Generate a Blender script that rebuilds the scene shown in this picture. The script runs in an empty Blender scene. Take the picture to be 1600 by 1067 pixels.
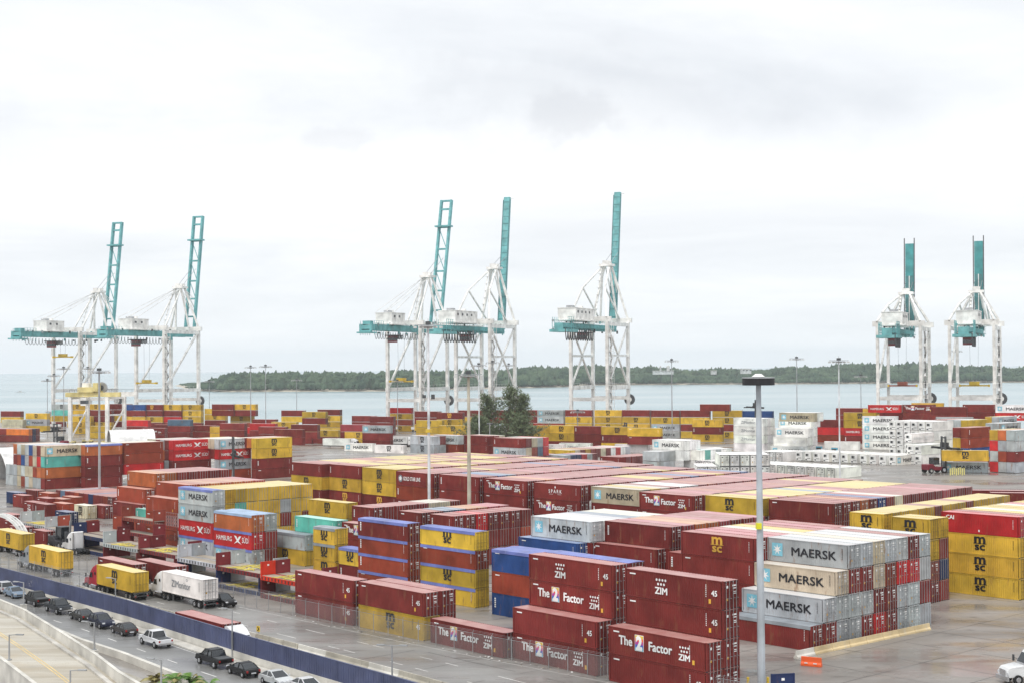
import bpy, bmesh, math, random
from mathutils import Vector, Matrix
R = math.radians
random.seed(7)
SC = bpy.context.scene
COL = SC.collection

# ------------------------------------------------------------------ camera, sky, sun, exposure
F, H, PITCH, ROLL = 2300.0, 33.3, 0.0163, 0.0075
cam = bpy.data.cameras.new('camera')
cam.sensor_fit = 'HORIZONTAL'; cam.sensor_width = 36.0
cam.lens = 36.0 * F / 1600.0
cam.clip_start = 1.0; cam.clip_end = 60000.0
co = bpy.data.objects.new('camera', cam); COL.objects.link(co)
co.matrix_world = Matrix.Translation((0, 0, H)) @ Matrix.Rotation(math.pi/2 + PITCH, 4, 'X') @ Matrix.Rotation(-ROLL, 4, 'Z')
SC.camera = co

SUN_EL, SUN_AZ = R(58), R(200)      # sun high behind the camera, veiled by cloud
world = bpy.data.worlds.new('World'); SC.world = world; world.use_nodes = True
def build_world():
    nt = world.node_tree; nt.nodes.clear(); N = nt.nodes.new; L = nt.links.new
    out = N('ShaderNodeOutputWorld')
    sky = N('ShaderNodeTexSky'); sky.sky_type = 'NISHITA'; sky.sun_disc = False
    sky.sun_elevation = SUN_EL; sky.sun_rotation = SUN_AZ
    tc = N('ShaderNodeTexCoord')
    sep = N('ShaderNodeSeparateXYZ'); L(tc.outputs['Generated'], sep.inputs[0])
    mz = N('ShaderNodeMath'); mz.operation = 'MAXIMUM'; mz.inputs[1].default_value = 0.0; L(sep.outputs['Z'], mz.inputs[0])
    az = N('ShaderNodeMath'); az.operation = 'ADD'; az.inputs[1].default_value = 0.09; L(mz.outputs[0], az.inputs[0])
    dx = N('ShaderNodeMath'); dx.operation = 'DIVIDE'; L(sep.outputs['X'], dx.inputs[0]); L(az.outputs[0], dx.inputs[1])
    dy = N('ShaderNodeMath'); dy.operation = 'DIVIDE'; L(sep.outputs['Y'], dy.inputs[0]); L(az.outputs[0], dy.inputs[1])
    cmb = N('ShaderNodeCombineXYZ'); L(dx.outputs[0], cmb.inputs[0]); L(dy.outputs[0], cmb.inputs[1])
    def noise(sc, det, rough, off):
        mp = N('ShaderNodeMapping'); mp.inputs['Location'].default_value = off; mp.inputs['Scale'].default_value = (1, 1, 1)
        L(cmb.outputs[0], mp.inputs[0])
        n = N('ShaderNodeTexNoise'); n.inputs['Scale'].default_value = sc; n.inputs['Detail'].default_value = det
        n.inputs['Roughness'].default_value = rough; n.inputs['Distortion'].default_value = 0.4
        L(mp.outputs[0], n.inputs['Vector']); return n
    n1 = noise(0.62, 9, 0.58, (3.1, 0.4, 0)); n2 = noise(1.5, 9, 0.6, (7.7, 2.2, 0))
    r1 = N('ShaderNodeValToRGB'); e = r1.color_ramp.elements
    e[0].position = 0.33; e[0].color = (0.66, 0.69, 0.73, 1); e[1].position = 0.67; e[1].color = (0.90, 0.91, 0.925, 1)
    m = r1.color_ramp.elements.new(0.50); m.color = (0.775, 0.80, 0.83, 1)
    L(n1.outputs['Fac'], r1.inputs[0])
    r2 = N('ShaderNodeValToRGB'); e = r2.color_ramp.elements        # small dark scud under the bright layer
    e[0].position = 0.63; e[0].color = (0, 0, 0, 1); e[1].position = 0.76; e[1].color = (1, 1, 1, 1)
    L(n2.outputs['Fac'], r2.inputs[0])
    mx = N('ShaderNodeMix'); mx.data_type = 'RGBA'; L(r1.outputs[0], mx.inputs[6]); mx.inputs[7].default_value = (0.60, 0.615, 0.65, 1)
    sf = N('ShaderNodeMath'); sf.operation = 'MULTIPLY'; sf.inputs[1].default_value = 0.45; L(r2.outputs[0], sf.inputs[0]); L(sf.outputs[0], mx.inputs[0])
    def patch(prev, px, py, rx, ry, amt):       # a drifting darker cloud at a fixed bearing
        az0 = (px-800)/2300; el0 = (571-py)/2300
        qx = N('ShaderNodeMath'); qx.operation = 'DIVIDE'; L(sep.outputs['X'], qx.inputs[0]); L(sep.outputs['Y'], qx.inputs[1])
        qz = N('ShaderNodeMath'); qz.operation = 'DIVIDE'; L(sep.outputs['Z'], qz.inputs[0]); L(sep.outputs['Y'], qz.inputs[1])
        cb = N('ShaderNodeCombineXYZ'); L(qx.outputs[0], cb.inputs[0]); L(qz.outputs[0], cb.inputs[1])
        mp = N('ShaderNodeMapping'); mp.vector_type = 'POINT'; mp.inputs['Location'].default_value = (-az0/rx, -el0/ry, 0); mp.inputs['Scale'].default_value = (1/rx, 1/ry, 1); L(cb.outputs[0], mp.inputs[0])
        ln = N('ShaderNodeVectorMath'); ln.operation = 'LENGTH'; L(mp.outputs[0], ln.inputs[0])
        nn = N('ShaderNodeTexNoise'); nn.inputs['Scale'].default_value = 22.0; nn.inputs['Detail'].default_value = 8; nn.inputs['Roughness'].default_value = .6; L(cb.outputs[0], nn.inputs['Vector'])
        ad = N('ShaderNodeMath'); ad.operation = 'MULTIPLY_ADD'; ad.inputs[1].default_value = 2.6; L(nn.outputs['Fac'], ad.inputs[0]); L(ln.outputs['Value'], ad.inputs[2])
        mr = N('ShaderNodeMapRange'); mr.interpolation_type = 'SMOOTHSTEP'; mr.inputs['From Min'].default_value = 1.6; mr.inputs['From Max'].default_value = 2.2; mr.inputs['To Min'].default_value = amt; mr.inputs['To Max'].default_value = 0; L(ad.outputs[0], mr.inputs[0])
        gt = N('ShaderNodeMath'); gt.operation = 'GREATER_THAN'; L(sep.outputs['Y'], gt.inputs[0]); gt.inputs[1].default_value = 0.2
        ml = N('ShaderNodeMath'); ml.operation = 'MULTIPLY'; L(mr.outputs[0], ml.inputs[0]); L(gt.outputs[0], ml.inputs[1])
        x = N('ShaderNodeMix'); x.data_type = 'RGBA'; L(ml.outputs[0], x.inputs[0]); L(prev, x.inputs[6]); x.inputs[7].default_value = (.60, .62, .655, 1); return x.outputs[2]
    cur = patch(mx.outputs[2], 905, 178, .050, .027, .5); cur = patch(cur, 535, 216, .040, .012, .4); cur = patch(cur, 930, 165, .19, .055, .22); cur = patch(cur, 120, 250, .30, .05, .12)
    # toward the horizon the deck is an even pale grey
    hz = N('ShaderNodeMapRange'); hz.inputs['From Min'].default_value = 0.0; hz.inputs['From Max'].default_value = 0.13
    hz.inputs['To Min'].default_value = 1.0; hz.inputs['To Max'].default_value = 0.0; hz.interpolation_type = 'SMOOTHSTEP'; L(sep.outputs['Z'], hz.inputs[0])
    hm = N('ShaderNodeMath'); hm.operation = 'MULTIPLY'; hm.inputs[1].default_value = 0.72; L(hz.outputs[0], hm.inputs[0])
    mh = N('ShaderNodeMix'); mh.data_type = 'RGBA'; L(hm.outputs[0], mh.inputs[0]); L(cur, mh.inputs[6]); mh.inputs[7].default_value = (0.80, 0.835, 0.86, 1)
    bd = N('ShaderNodeMapRange'); bd.interpolation_type = 'SMOOTHSTEP'; bd.inputs['From Min'].default_value = 0.0; bd.inputs['From Max'].default_value = 0.055; bd.inputs['To Min'].default_value = 0.55; bd.inputs['To Max'].default_value = 0.0
    dz = N('ShaderNodeMath'); dz.operation = 'SUBTRACT'; L(sep.outputs['Z'], dz.inputs[0]); dz.inputs[1].default_value = 0.12
    ab = N('ShaderNodeMath'); ab.operation = 'ABSOLUTE'; L(dz.outputs[0], ab.inputs[0]); L(ab.outputs[0], bd.inputs[0])
    mb = N('ShaderNodeMix'); mb.data_type = 'RGBA'; L(bd.outputs[0], mb.inputs[0]); L(mh.outputs[2], mb.inputs[6]); mb.inputs[7].default_value = (0.95, 0.955, 0.965, 1); mh = mb
    # cloud deck is bright behind the thin parts of the sky texture
    b1 = N('ShaderNodeBackground'); b1.inputs['Strength'].default_value = 0.05; L(sky.outputs[0], b1.inputs[0])
    b2 = N('ShaderNodeBackground'); b2.inputs['Strength'].default_value = SKY; L(mh.outputs[2], b2.inputs[0])
    ms = N('ShaderNodeMixShader'); ms.inputs[0].default_value = 0.94; L(b1.outputs[0], ms.inputs[1]); L(b2.outputs[0], ms.inputs[2])
    L(ms.outputs[0], out.inputs[0])
SKY = 0.98
build_world()
sd = bpy.data.lights.new('sun', 'SUN'); sd.energy = 1.5; sd.angle = R(14); sd.color = (1.0, 0.96, 0.9)
so = bpy.data.objects.new('sun', sd); COL.objects.link(so); so.location = (0, -50, 200)
sdir = Vector((math.sin(SUN_AZ)*math.cos(SUN_EL), math.cos(SUN_AZ)*math.cos(SUN_EL), math.sin(SUN_EL)))
so.rotation_euler = (-sdir).to_track_quat('-Z', 'Y').to_euler()
SC.view_settings.view_transform = 'Standard'; SC.view_settings.look = 'None'
SC.view_settings.exposure = 0.38; SC.view_settings.gamma = 1.0; SC.view_settings.use_curve_mapping = False
SC.cycles.use_denoising = True
SC.cycles.max_bounces = 5; SC.cycles.diffuse_bounces = 3; SC.cycles.glossy_bounces = 2; SC.cycles.transparent_max_bounces = 24
SC.cycles.volume_bounces = 1
SC.cycles.caustics_reflective = False; SC.cycles.caustics_refractive = False

# ------------------------------------------------------------------ pixel (1600x1067) -> point at height z
CT, ST, CR, SR = math.cos(PITCH), math.sin(PITCH), math.cos(ROLL), math.sin(ROLL)
def G(px, py, z=0.0):
    a = px - 800.0; b = 533.5 - py
    x = a*CR + b*SR; y = -a*SR + b*CR
    # ray in camera: (x, y, -F) -> world
    dx = x; dy = F*CT - y*ST; dz = F*ST + y*CT
    t = (z - H) / dz
    return Vector((dx*t, dy*t))
def proj(X, Y, Z):
    Zr = Z - H; d = Y*CT + Zr*ST; u = -Y*ST + Zr*CT
    x = F*X/d; y = F*u/d
    return 800 + x*CR - y*SR, 533.5 - (x*SR + y*CR)
def at_depth(px, py, Y):
    """point on the pixel's ray at world depth Y"""
    a = px - 800.0; b = 533.5 - py
    x = a*CR + b*SR; y = -a*SR + b*CR
    dx = x; dy = F*CT - y*ST; dz = F*ST + y*CT
    t = Y/dy
    return Vector((dx*t, Y, H + dz*t))
def ground(X, Y):
    s = min(1.0, max(0.0, (Y - 300.0)/110.0)); s = s*s*(3 - 2*s)
    return s*(2.1 + 0.9*min(1.0, max(-1.0, X/110.0)))
def on_ground(px, py):
    z = 0.0
    for _ in range(12):
        p = G(px, py, z); z = ground(p.x, p.y)
    return p.x, p.y, z

# ------------------------------------------------------------------ materials
MATS = {}
def mat(name, color=(0.5, 0.5, 0.5), rough=0.6, metal=0.0, wear=0.0, wear_scale=1.5, wear_col=(0.25, 0.12, 0.06), src=None, spec=0.5, bump=0.0, coat=0.0, emit=None):
    """procedural paint / metal / concrete; src: None, 'object' (colour set on the object) or 'attr' (colour attribute)"""
    if name in MATS: return MATS[name]
    m = bpy.data.materials.new(name); m.use_nodes = True
    nt = m.node_tree; N = nt.nodes.new; L = nt.links.new
    b = nt.nodes['Principled BSDF']
    b.inputs['Roughness'].default_value = rough; b.inputs['Metallic'].default_value = metal
    b.inputs['Specular IOR Level'].default_value = spec
    if coat: b.inputs['Coat Weight'].default_value = coat; b.inputs['Coat Roughness'].default_value = 0.15
    geo = N('ShaderNodeNewGeometry')
    if src == 'object':
        oi = N('ShaderNodeObjectInfo'); c = oi.outputs['Color']; dirt = oi.outputs['Alpha']
    elif src == 'attr':
        at = N('ShaderNodeAttribute'); at.attribute_name = 'paint'; c = at.outputs['Color']
    else:
        rgb = N('ShaderNodeRGB'); rgb.outputs[0].default_value = (*color, 1); c = rgb.outputs[0]
    n = N('ShaderNodeTexNoise'); n.inputs['Scale'].default_value = 0.35; n.inputs['Detail'].default_value = 5
    L(geo.outputs['Position'], n.inputs['Vector'])
    mr = N('ShaderNodeMapRange'); mr.inputs['From Min'].default_value = 0.3; mr.inputs['From Max'].default_value = 0.7
    mr.inputs['To Min'].default_value = 0.74; mr.inputs['To Max'].default_value = 1.24; L(n.outputs['Fac'], mr.inputs[0])
    mul = N('ShaderNodeVectorMath'); mul.operation = 'SCALE'; L(c, mul.inputs[0]); L(mr.outputs[0], mul.inputs['Scale'])
    cur = mul.outputs[0]
    if wear > 0:
        mp = N('ShaderNodeMapping'); mp.inputs['Scale'].default_value = (wear_scale, wear_scale, wear_scale*0.2); L(geo.outputs['Position'], mp.inputs[0])
        w = N('ShaderNodeTexNoise'); w.inputs['Scale'].default_value = 1.0; w.inputs['Detail'].default_value = 7; w.inputs['Roughness'].default_value = 0.7
        L(mp.outputs[0], w.inputs['Vector'])
        wr = N('ShaderNodeMapRange'); wr.inputs['From Min'].default_value = 0.56; wr.inputs['From Max'].default_value = 0.72
        wr.inputs['To Min'].default_value = 0; wr.inputs['To Max'].default_value = wear; L(w.outputs['Fac'], wr.inputs[0])
        wf = wr.outputs[0]
        if src == 'object':        # cleaner boxes carry a lower alpha in their object colour
            q = N('ShaderNodeMath'); q.operation = 'MULTIPLY'; L(wf, q.inputs[0]); L(dirt, q.inputs[1]); wf = q.outputs[0]
        mx = N('ShaderNodeMix'); mx.data_type = 'RGBA'; L(wf, mx.inputs[0]); L(cur, mx.inputs[6]); mx.inputs[7].default_value = (*wear_col, 1)
        cur = mx.outputs[2]
    L(cur, b.inputs['Base Color'])
    if bump:
        bn = N('ShaderNodeTexNoise'); bn.inputs['Scale'].default_value = 6; bn.inputs['Detail'].default_value = 4
        L(geo.outputs['Position'], bn.inputs['Vector'])
        bp = N('ShaderNodeBump'); bp.inputs['Strength'].default_value = bump; bp.inputs['Distance'].default_value = 0.1
        L(bn.outputs['Fac'], bp.inputs['Height']); L(bp.outputs[0], b.inputs['Normal'])
    if emit:
        b.inputs['Emission Color'].default_value = (*emit, 1); b.inputs['Emission Strength'].default_value = 1.0
    MATS[name] = m; return m

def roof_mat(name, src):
    """container roof: faded paint with sky light and wet sheen put into its colour"""
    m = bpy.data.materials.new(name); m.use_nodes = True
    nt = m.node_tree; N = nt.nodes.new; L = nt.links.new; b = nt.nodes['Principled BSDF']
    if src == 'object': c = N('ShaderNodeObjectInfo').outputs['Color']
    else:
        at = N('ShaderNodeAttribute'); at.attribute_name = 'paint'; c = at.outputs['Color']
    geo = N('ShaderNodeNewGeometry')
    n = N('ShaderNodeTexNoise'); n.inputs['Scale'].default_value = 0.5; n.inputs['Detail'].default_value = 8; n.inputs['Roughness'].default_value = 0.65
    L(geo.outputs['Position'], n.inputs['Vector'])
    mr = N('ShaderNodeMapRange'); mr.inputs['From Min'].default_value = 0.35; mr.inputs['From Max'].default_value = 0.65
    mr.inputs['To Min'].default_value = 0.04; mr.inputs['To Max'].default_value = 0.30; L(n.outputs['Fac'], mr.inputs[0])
    gm = N('ShaderNodeGamma'); gm.inputs['Gamma'].default_value = 0.49; L(c, gm.inputs['Color']); c = gm.outputs[0]  # pales the paint, standing in for sky light on the top
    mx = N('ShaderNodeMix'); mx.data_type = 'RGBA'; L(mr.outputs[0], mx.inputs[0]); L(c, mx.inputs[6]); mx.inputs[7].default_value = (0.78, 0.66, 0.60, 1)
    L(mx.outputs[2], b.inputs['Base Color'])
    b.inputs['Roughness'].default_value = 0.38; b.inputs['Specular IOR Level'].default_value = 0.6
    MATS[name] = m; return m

PAINT = mat('container_paint', src='object', rough=0.6, wear=0.75, wear_scale=1.3, spec=.22)
PAINT_A = mat('container_paint_mass', src='attr', rough=0.6, wear=0.6, wear_scale=1.3, spec=.22)
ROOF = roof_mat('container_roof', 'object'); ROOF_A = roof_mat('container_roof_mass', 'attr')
FRAME = mat('frame_dark', (0.03, 0.03, 0.032), 0.6)
STEEL = mat('galvanised_steel', (0.42, 0.43, 0.44), 0.42, 0.6, wear=0.2, wear_col=(0.3, 0.28, 0.25))
WHITE = mat('white_paint', (0.80, 0.80, 0.78), 0.45, wear=0.35, wear_scale=0.8, wear_col=(0.5, 0.42, 0.34))
LETTER_W = mat('lettering_white', (0.85, 0.85, 0.84), 0.5)
LETTER_K = mat('lettering_black', (0.012, 0.013, 0.018), 0.5)
LETTER_Y = mat('lettering_yellow', (0.75, 0.42, 0.05), 0.5)
LETTER_G = mat('lettering_grey', (0.22, 0.24, 0.27), 0.5)
SKYBLUE = mat('emblem_light_blue', (0.22, 0.55, 0.68), 0.5)
P_RED = mat('emblem_red', (0.6, 0.03, 0.04), 0.5); P_BLUE = mat('emblem_blue', (0.05, 0.12, 0.5), 0.5)
P_MAG = mat('emblem_magenta', (0.5, 0.04, 0.3), 0.5); P_CYAN = mat('emblem_cyan', (0.1, 0.5, 0.7), 0.5)
RUBBER = mat('rubber', (0.015, 0.015, 0.016), 0.85)
GLASS = mat('dark_glass', (0.02, 0.025, 0.03), 0.06, spec=0.9)
TEAL = mat('crane_teal', (0.16, 0.42, 0.43), 0.6, wear=0.6, wear_scale=0.45, wear_col=(0.34, 0.50, 0.50), spec=.25)
CWHITE = mat('crane_white', (0.84, 0.83, 0.80), 0.5, wear=0.32, wear_scale=0.4, wear_col=(0.50, 0.42, 0.35))
DGREY = mat('dark_grey_steel', (0.07, 0.075, 0.08), 0.55)
YELLOW = mat('machine_yellow', (0.72, 0.50, 0.05), 0.5, wear=0.3)
ORANGE = mat('orange_plastic', (0.85, 0.13, 0.03), 0.5)
CONC = mat('concrete', (0.52, 0.50, 0.46), 0.85, wear=0.55, wear_scale=0.7, wear_col=(0.26, 0.23, 0.19), bump=0.3)
WOOD = mat('deck_timber', (0.36, 0.31, 0.25), 0.8, wear=0.5, wear_scale=2.5, wear_col=(0.2, 0.16, 0.12), bump=0.2)

# ------------------------------------------------------------------ mesh builder
class MB:
    def __init__(s): s.v = []; s.f = []; s.m = []; s.mats = []; s.smooth = False
    def mi(s, m):
        if m not in s.mats: s.mats.append(m)
        return s.mats.index(m)
    def face(s, pts, m):
        i = len(s.v); s.v += [tuple(p) for p in pts]; s.f.append(tuple(range(i, i+len(pts)))); s.m.append(s.mi(m)); return s
    def raw(s, vs, fs, m):
        i = len(s.v); s.v += [tuple(p) for p in vs]; k = s.mi(m)
        for f in fs: s.f.append(tuple(i+j for j in f)); s.m.append(k)
        return s
    def box(s, x0, x1, y0, y1, z0, z1, m):
        vs = [(x0,y0,z0),(x1,y0,z0),(x1,y1,z0),(x0,y1,z0),(x0,y0,z1),(x1,y0,z1),(x1,y1,z1),(x0,y1,z1)]
        return s.raw(vs, [(0,3,2,1),(4,5,6,7),(0,1,5,4),(1,2,6,5),(2,3,7,6),(3,0,4,7)], m)
    def bar(s, p, q, w, h, m):
        """square bar from p to q"""
        p = Vector(p); q = Vector(q); d = (q-p)
        if d.length < 1e-6: return s
        d.normalize(); up = Vector((0,0,1)) if abs(d.z) < 0.95 else Vector((0,1,0))
        a = d.cross(up).normalized()*w/2; b = a.cross(d).normalized()*h/2
        vs = [p-a-b, p+a-b, p+a+b, p-a+b, q-a-b, q+a-b, q+a+b, q-a+b]
        return s.raw(vs, [(0,1,2,3),(7,6,5,4),(0,4,5,1),(1,5,6,2),(2,6,7,3),(3,7,4,0)], m)
    def cyl(s, p, q, r0, r1, m, n=10, cap=True):
        p = Vector(p); q = Vector(q); d = (q-p).normalized()
        up = Vector((0,0,1)) if abs(d.z) < 0.95 else Vector((0,1,0))
        a = d.cross(up).normalized(); b = a.cross(d).normalized()
        vs = []
        for c, r in ((p, r0), (q, r1)):
            for k in range(n):
                t = 2*math.pi*k/n; vs.append(c + a*math.cos(t)*r + b*math.sin(t)*r)
        fs = [(k, n+k, n+(k+1)%n, (k+1)%n) for k in range(n)]
        if cap: fs += [tuple(range(n)), tuple(range(2*n-1, n-1, -1))]
        return s.raw(vs, fs, m)
    def prism(s, prof, y0, y1, m, taper=None):
        """profile [(x,z)] extruded along y; taper: y scale per point"""
        n = len(prof); tp = taper or [1.0]*n; c = (y0+y1)/2
        vs = [(x, c+(y0-c)*t, z) for (x, z), t in zip(prof, tp)] + [(x, c+(y1-c)*t, z) for (x, z), t in zip(prof, tp)]
        fs = [tuple(range(n-1, -1, -1)), tuple(range(n, 2*n))] + [(k, (k+1)%n, n+(k+1)%n, n+k) for k in range(n)]
        return s.raw(vs, fs, m)
    def add(s, o, fn=lambda p: p):
        i = len(s.v); s.v += [tuple(fn(Vector(p))) for p in o.v]; ms = [s.mi(m) for m in o.mats]
        for f, k in zip(o.f, o.m): s.f.append(tuple(i+j for j in f)); s.m.append(ms[k])
        return s
    def mesh(s, name):
        me = bpy.data.meshes.new(name); me.from_pydata(s.v, [], s.f)
        for m in s.mats: me.materials.append(m)
        me.polygons.foreach_set('material_index', s.m)
        if s.smooth: me.polygons.foreach_set('use_smooth', [True]*len(s.f))
        me.update(); return me
    def build(s, name, parent=None, bevel=0.0):
        return obj(name, s.mesh(name), parent, bevel=bevel)
def obj(name, me, parent=None, color=None, bevel=0.0):
    o = bpy.data.objects.new(name, me); COL.objects.link(o)
    if parent: o.parent = parent
    if color: o.color = (*color[:3], color[3] if len(color) > 3 else 1)
    if bevel:
        b = o.modifiers.new('bevel', 'BEVEL'); b.width = bevel; b.segments = 2; b.limit_method = 'ANGLE'; b.angle_limit = R(30)
    return o
def empty(name, loc, rz=0.0):
    o = bpy.data.objects.new(name, None); COL.objects.link(o); o.location = loc; o.rotation_euler = (0, 0, rz); o.empty_display_size = 0.5
    return o
def tag(o, label=None, cat=None, group=None, kind=None):
    if label: o['label'] = label
    if cat: o['category'] = cat
    if group: o['group'] = group
    if kind: o['kind'] = kind
    return o
def dup(root, loc, rz, label=None):
    def cp(o, par):
        c = o.copy(); COL.objects.link(c)
        if par: c.parent = par
        for ch in o.children: cp(ch, c)
        return c
    r = cp(root, None); r.location = loc; r.rotation_euler = (0, 0, rz)
    if label: r['label'] = label
    return r
_txt = {}
def text_geo(s, bold=0.0, narrow=1.0):
    """flat letters in the XY plane, height 1 (cap), centred: (verts, faces, width)"""
    key = (s, bold, narrow)
    if key in _txt: return _txt[key]
    c = bpy.data.curves.new('t', 'FONT'); c.body = s; c.size = 1.0; c.offset = bold; c.resolution_u = 3; c.align_x = 'LEFT'
    o = bpy.data.objects.new('t', c); COL.objects.link(o)
    dg = bpy.context.evaluated_depsgraph_get(); dg.update()
    me = bpy.data.meshes.new_from_object(o.evaluated_get(dg))
    vs = [Vector(v.co) for v in me.vertices]; fs = [tuple(p.vertices) for p in me.polygons]
    bpy.data.objects.remove(o); bpy.data.curves.remove(c); bpy.data.meshes.remove(me)
    x0 = min(v.x for v in vs); x1 = max(v.x for v in vs); y0 = min(v.y for v in vs); y1 = max(v.y for v in vs)
    k = 1.0/0.69
    vs = [((v.x-(x0+x1)/2)*k*narrow, (v.y)*k) for v in vs]
    _txt[key] = (vs, fs, (x1-x0)*k*narrow); return _txt[key]
def put_text(mb, s, cx, z, h, m, y=-1.25, width=None, bold=0.02):
    vs, fs, w = text_geo(s, 0.0)
    k = h; kx = h if width is None else width/w
    for i, (e, g) in enumerate(((0, 0), (-1, .5), (1, -.5), (-.5, -1), (.5, 1)) if bold > 0 else ((0, 0),)):
        mb.raw([(cx + (a+e*bold)*kx, y-.003*i, z + (b+g*bold*.8)*k) for a, b in vs], fs, m)
# ------------------------------------------------------------------ shipping containers
PAL = {'m': ((0.195, 0.029, 0.025), 'maroon'), 'r': ((0.30, 0.055, 0.028), 'rust red'), 'o': ((0.47, 0.135, 0.045), 'rusty orange'),
       'd': ((0.52, 0.026, 0.028), 'bright red'), 'y': ((0.60, 0.385, 0.045), 'yellow'), 'b': ((0.025, 0.075, 0.24), 'blue'),
       'g': ((0.43, 0.46, 0.47), 'light grey'), 't': ((0.12, 0.46, 0.38), 'turquoise'), 'w': ((0.84, 0.835, 0.80), 'white'),
       'n': ((0.52, 0.45, 0.33), 'rust-stained beige'), 'k': ((0.02, 0.035, 0.10), 'navy'), 's': ((0.10, 0.16, 0.24), 'slate blue'),
       'p': ((0.36, 0.06, 0.07), 'faded red'), 'c': ((0.66, 0.62, 0.45), 'cream'), 'f': ((0.75, 0.20, 0.04), 'orange')}
MARKW = {'K': 'star-marked', 'M': 'black-lettered', 'Z': 'dot-logo', 'F': 'slogan-covered', 'H': 'swoosh-marked', 'O': 'grey-lettered',
         'G': 'line-name', 'S': 'spark-lettered', 'T': 'side-lettered', '5': 'number-marked', 'C': 'corner-lettered', '': ''}
_cm = {}
def side_prof(L):
    """corrugation profile: x, depth"""
    n = int((L-0.5)/0.28); p = (L-0.5)/n; x = -L/2+0.25; out = []
    for k in range(n):
        out += [(x, 0), (x+p*0.32, 0), (x+p*0.5, 0.045), (x+p*0.82, 0.045)]; x += p
    out.append((x, 0)); return out
def body_mesh(L, h, opentop=False):
    k = ('body', L, h, opentop)
    if k in _cm: return _cm[k]
    b = MB(); x, y = L/2, 1.22
    for s in (-1, 1):                                   # bottom and top rails, corner posts
        b.box(-x+.16, x-.16, s*y-(.07 if s > 0 else 0), s*y+(0 if s > 0 else .07), 0.02, .18, PAINT)
        b.box(-x+.16, x-.16, s*y-(.06 if s > 0 else 0), s*y+(0 if s > 0 else .06), h-.12, h-.02, PAINT)
        for e in (-1, 1):
            b.box(e*x-(.16 if e > 0 else 0), e*x+(0 if e > 0 else .16), s*y-(.14 if s > 0 else 0), s*y+(0 if s > 0 else .14), .12, h-.12, PAINT)
            for z in (0, h-.12):
                b.box(e*x-(.18 if e > 0 else -.004), e*x+(.004 if e > 0 else .18), s*y-(.16 if s > 0 else -.004), s*y+(.004 if s > 0 else .16), z, z+.12, FRAME if z == 0 else PAINT)
        pr = side_prof(L); vs = []
        for px, d in pr: vs += [(px, s*(y-.02-d), .18), (px, s*(y-.02-d), h-.12)]
        q = [(2*i, 2*i+2, 2*i+3, 2*i+1) if s < 0 else (2*i+1, 2*i+3, 2*i+2, 2*i) for i in range(len(pr)-1)]
        b.raw(vs, q, PAINT)
    b.box(-x+.02, x-.02, -y+.08, y-.08, .06, .16, FRAME)
    # blind end (-x): corrugated panel; frame at the door end (+x)
    vs = []; m = 9
    for i in range(m*2+1):
        yy = -y+.14+(2*y-.28)*i/(m*2); d = .04 if i % 2 else 0
        vs += [(-x+.03+d, yy, .16), (-x+.03+d, yy, h-.1)]
    b.raw(vs, [(2*i+1, 2*i+3, 2*i+2, 2*i) for i in range(m*2)], PAINT)
    b.box(-x+.02, -x+.12, -y+.14, y-.14, 0, .16, PAINT); b.box(-x+.02, -x+.12, -y+.14, y-.14, h-.12, h-.01, PAINT)
    b.box(x-.12, x-.02, -y+.14, y-.14, 0, .14, PAINT); b.box(x-.12, x-.02, -y+.14, y-.14, h-.14, h-.01, PAINT)
    _cm[k] = b.mesh('container_body'); return _cm[k]
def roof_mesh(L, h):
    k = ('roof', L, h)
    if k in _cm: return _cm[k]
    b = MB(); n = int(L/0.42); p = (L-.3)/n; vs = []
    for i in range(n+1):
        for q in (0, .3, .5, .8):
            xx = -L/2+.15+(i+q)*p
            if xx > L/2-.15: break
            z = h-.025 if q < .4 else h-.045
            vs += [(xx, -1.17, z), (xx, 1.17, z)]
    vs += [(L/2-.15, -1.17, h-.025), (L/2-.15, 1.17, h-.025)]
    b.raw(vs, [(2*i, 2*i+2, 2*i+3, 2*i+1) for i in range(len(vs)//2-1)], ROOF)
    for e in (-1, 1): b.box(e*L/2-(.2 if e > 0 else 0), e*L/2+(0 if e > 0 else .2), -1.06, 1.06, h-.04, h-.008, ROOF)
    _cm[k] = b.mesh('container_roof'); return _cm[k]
def door_mesh(h, s, white=False):
    k = ('door', h, s)
    if k in _cm: return _cm[k]
    b = MB(); y0, y1 = (0.01, 1.07) if s > 0 else (-1.07, -.01); z = .15
    n = 5; dz = (h-.3)/n
    for i in range(n):
        z0 = .15+i*dz
        b.box(-.06, -.005, y0, y1, z0, z0+dz*.30, PAINT); b.box(-.06, -.03, y0, y1, z0+dz*.30, z0+dz, PAINT)
    for a_, c_ in ((y0-.02, y0), (y1, y1+.02)): b.box(-.065, -.002, a_, c_, .14, h-.13, FRAME)
    b.box(-.065, -.002, y0, y1, h-.15, h-.125, FRAME); b.box(-.065, -.002, y0, y1, .125, .15, FRAME)
    for i in range(4): b.box(-.06, .03, y1-.06 if s > 0 else y0, y1 if s > 0 else y0+.06, .4+i*(h-.9)/3, .5+i*(h-.9)/3, PAINT)
    _cm[k] = b.mesh('container_door'); return _cm[k]
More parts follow.
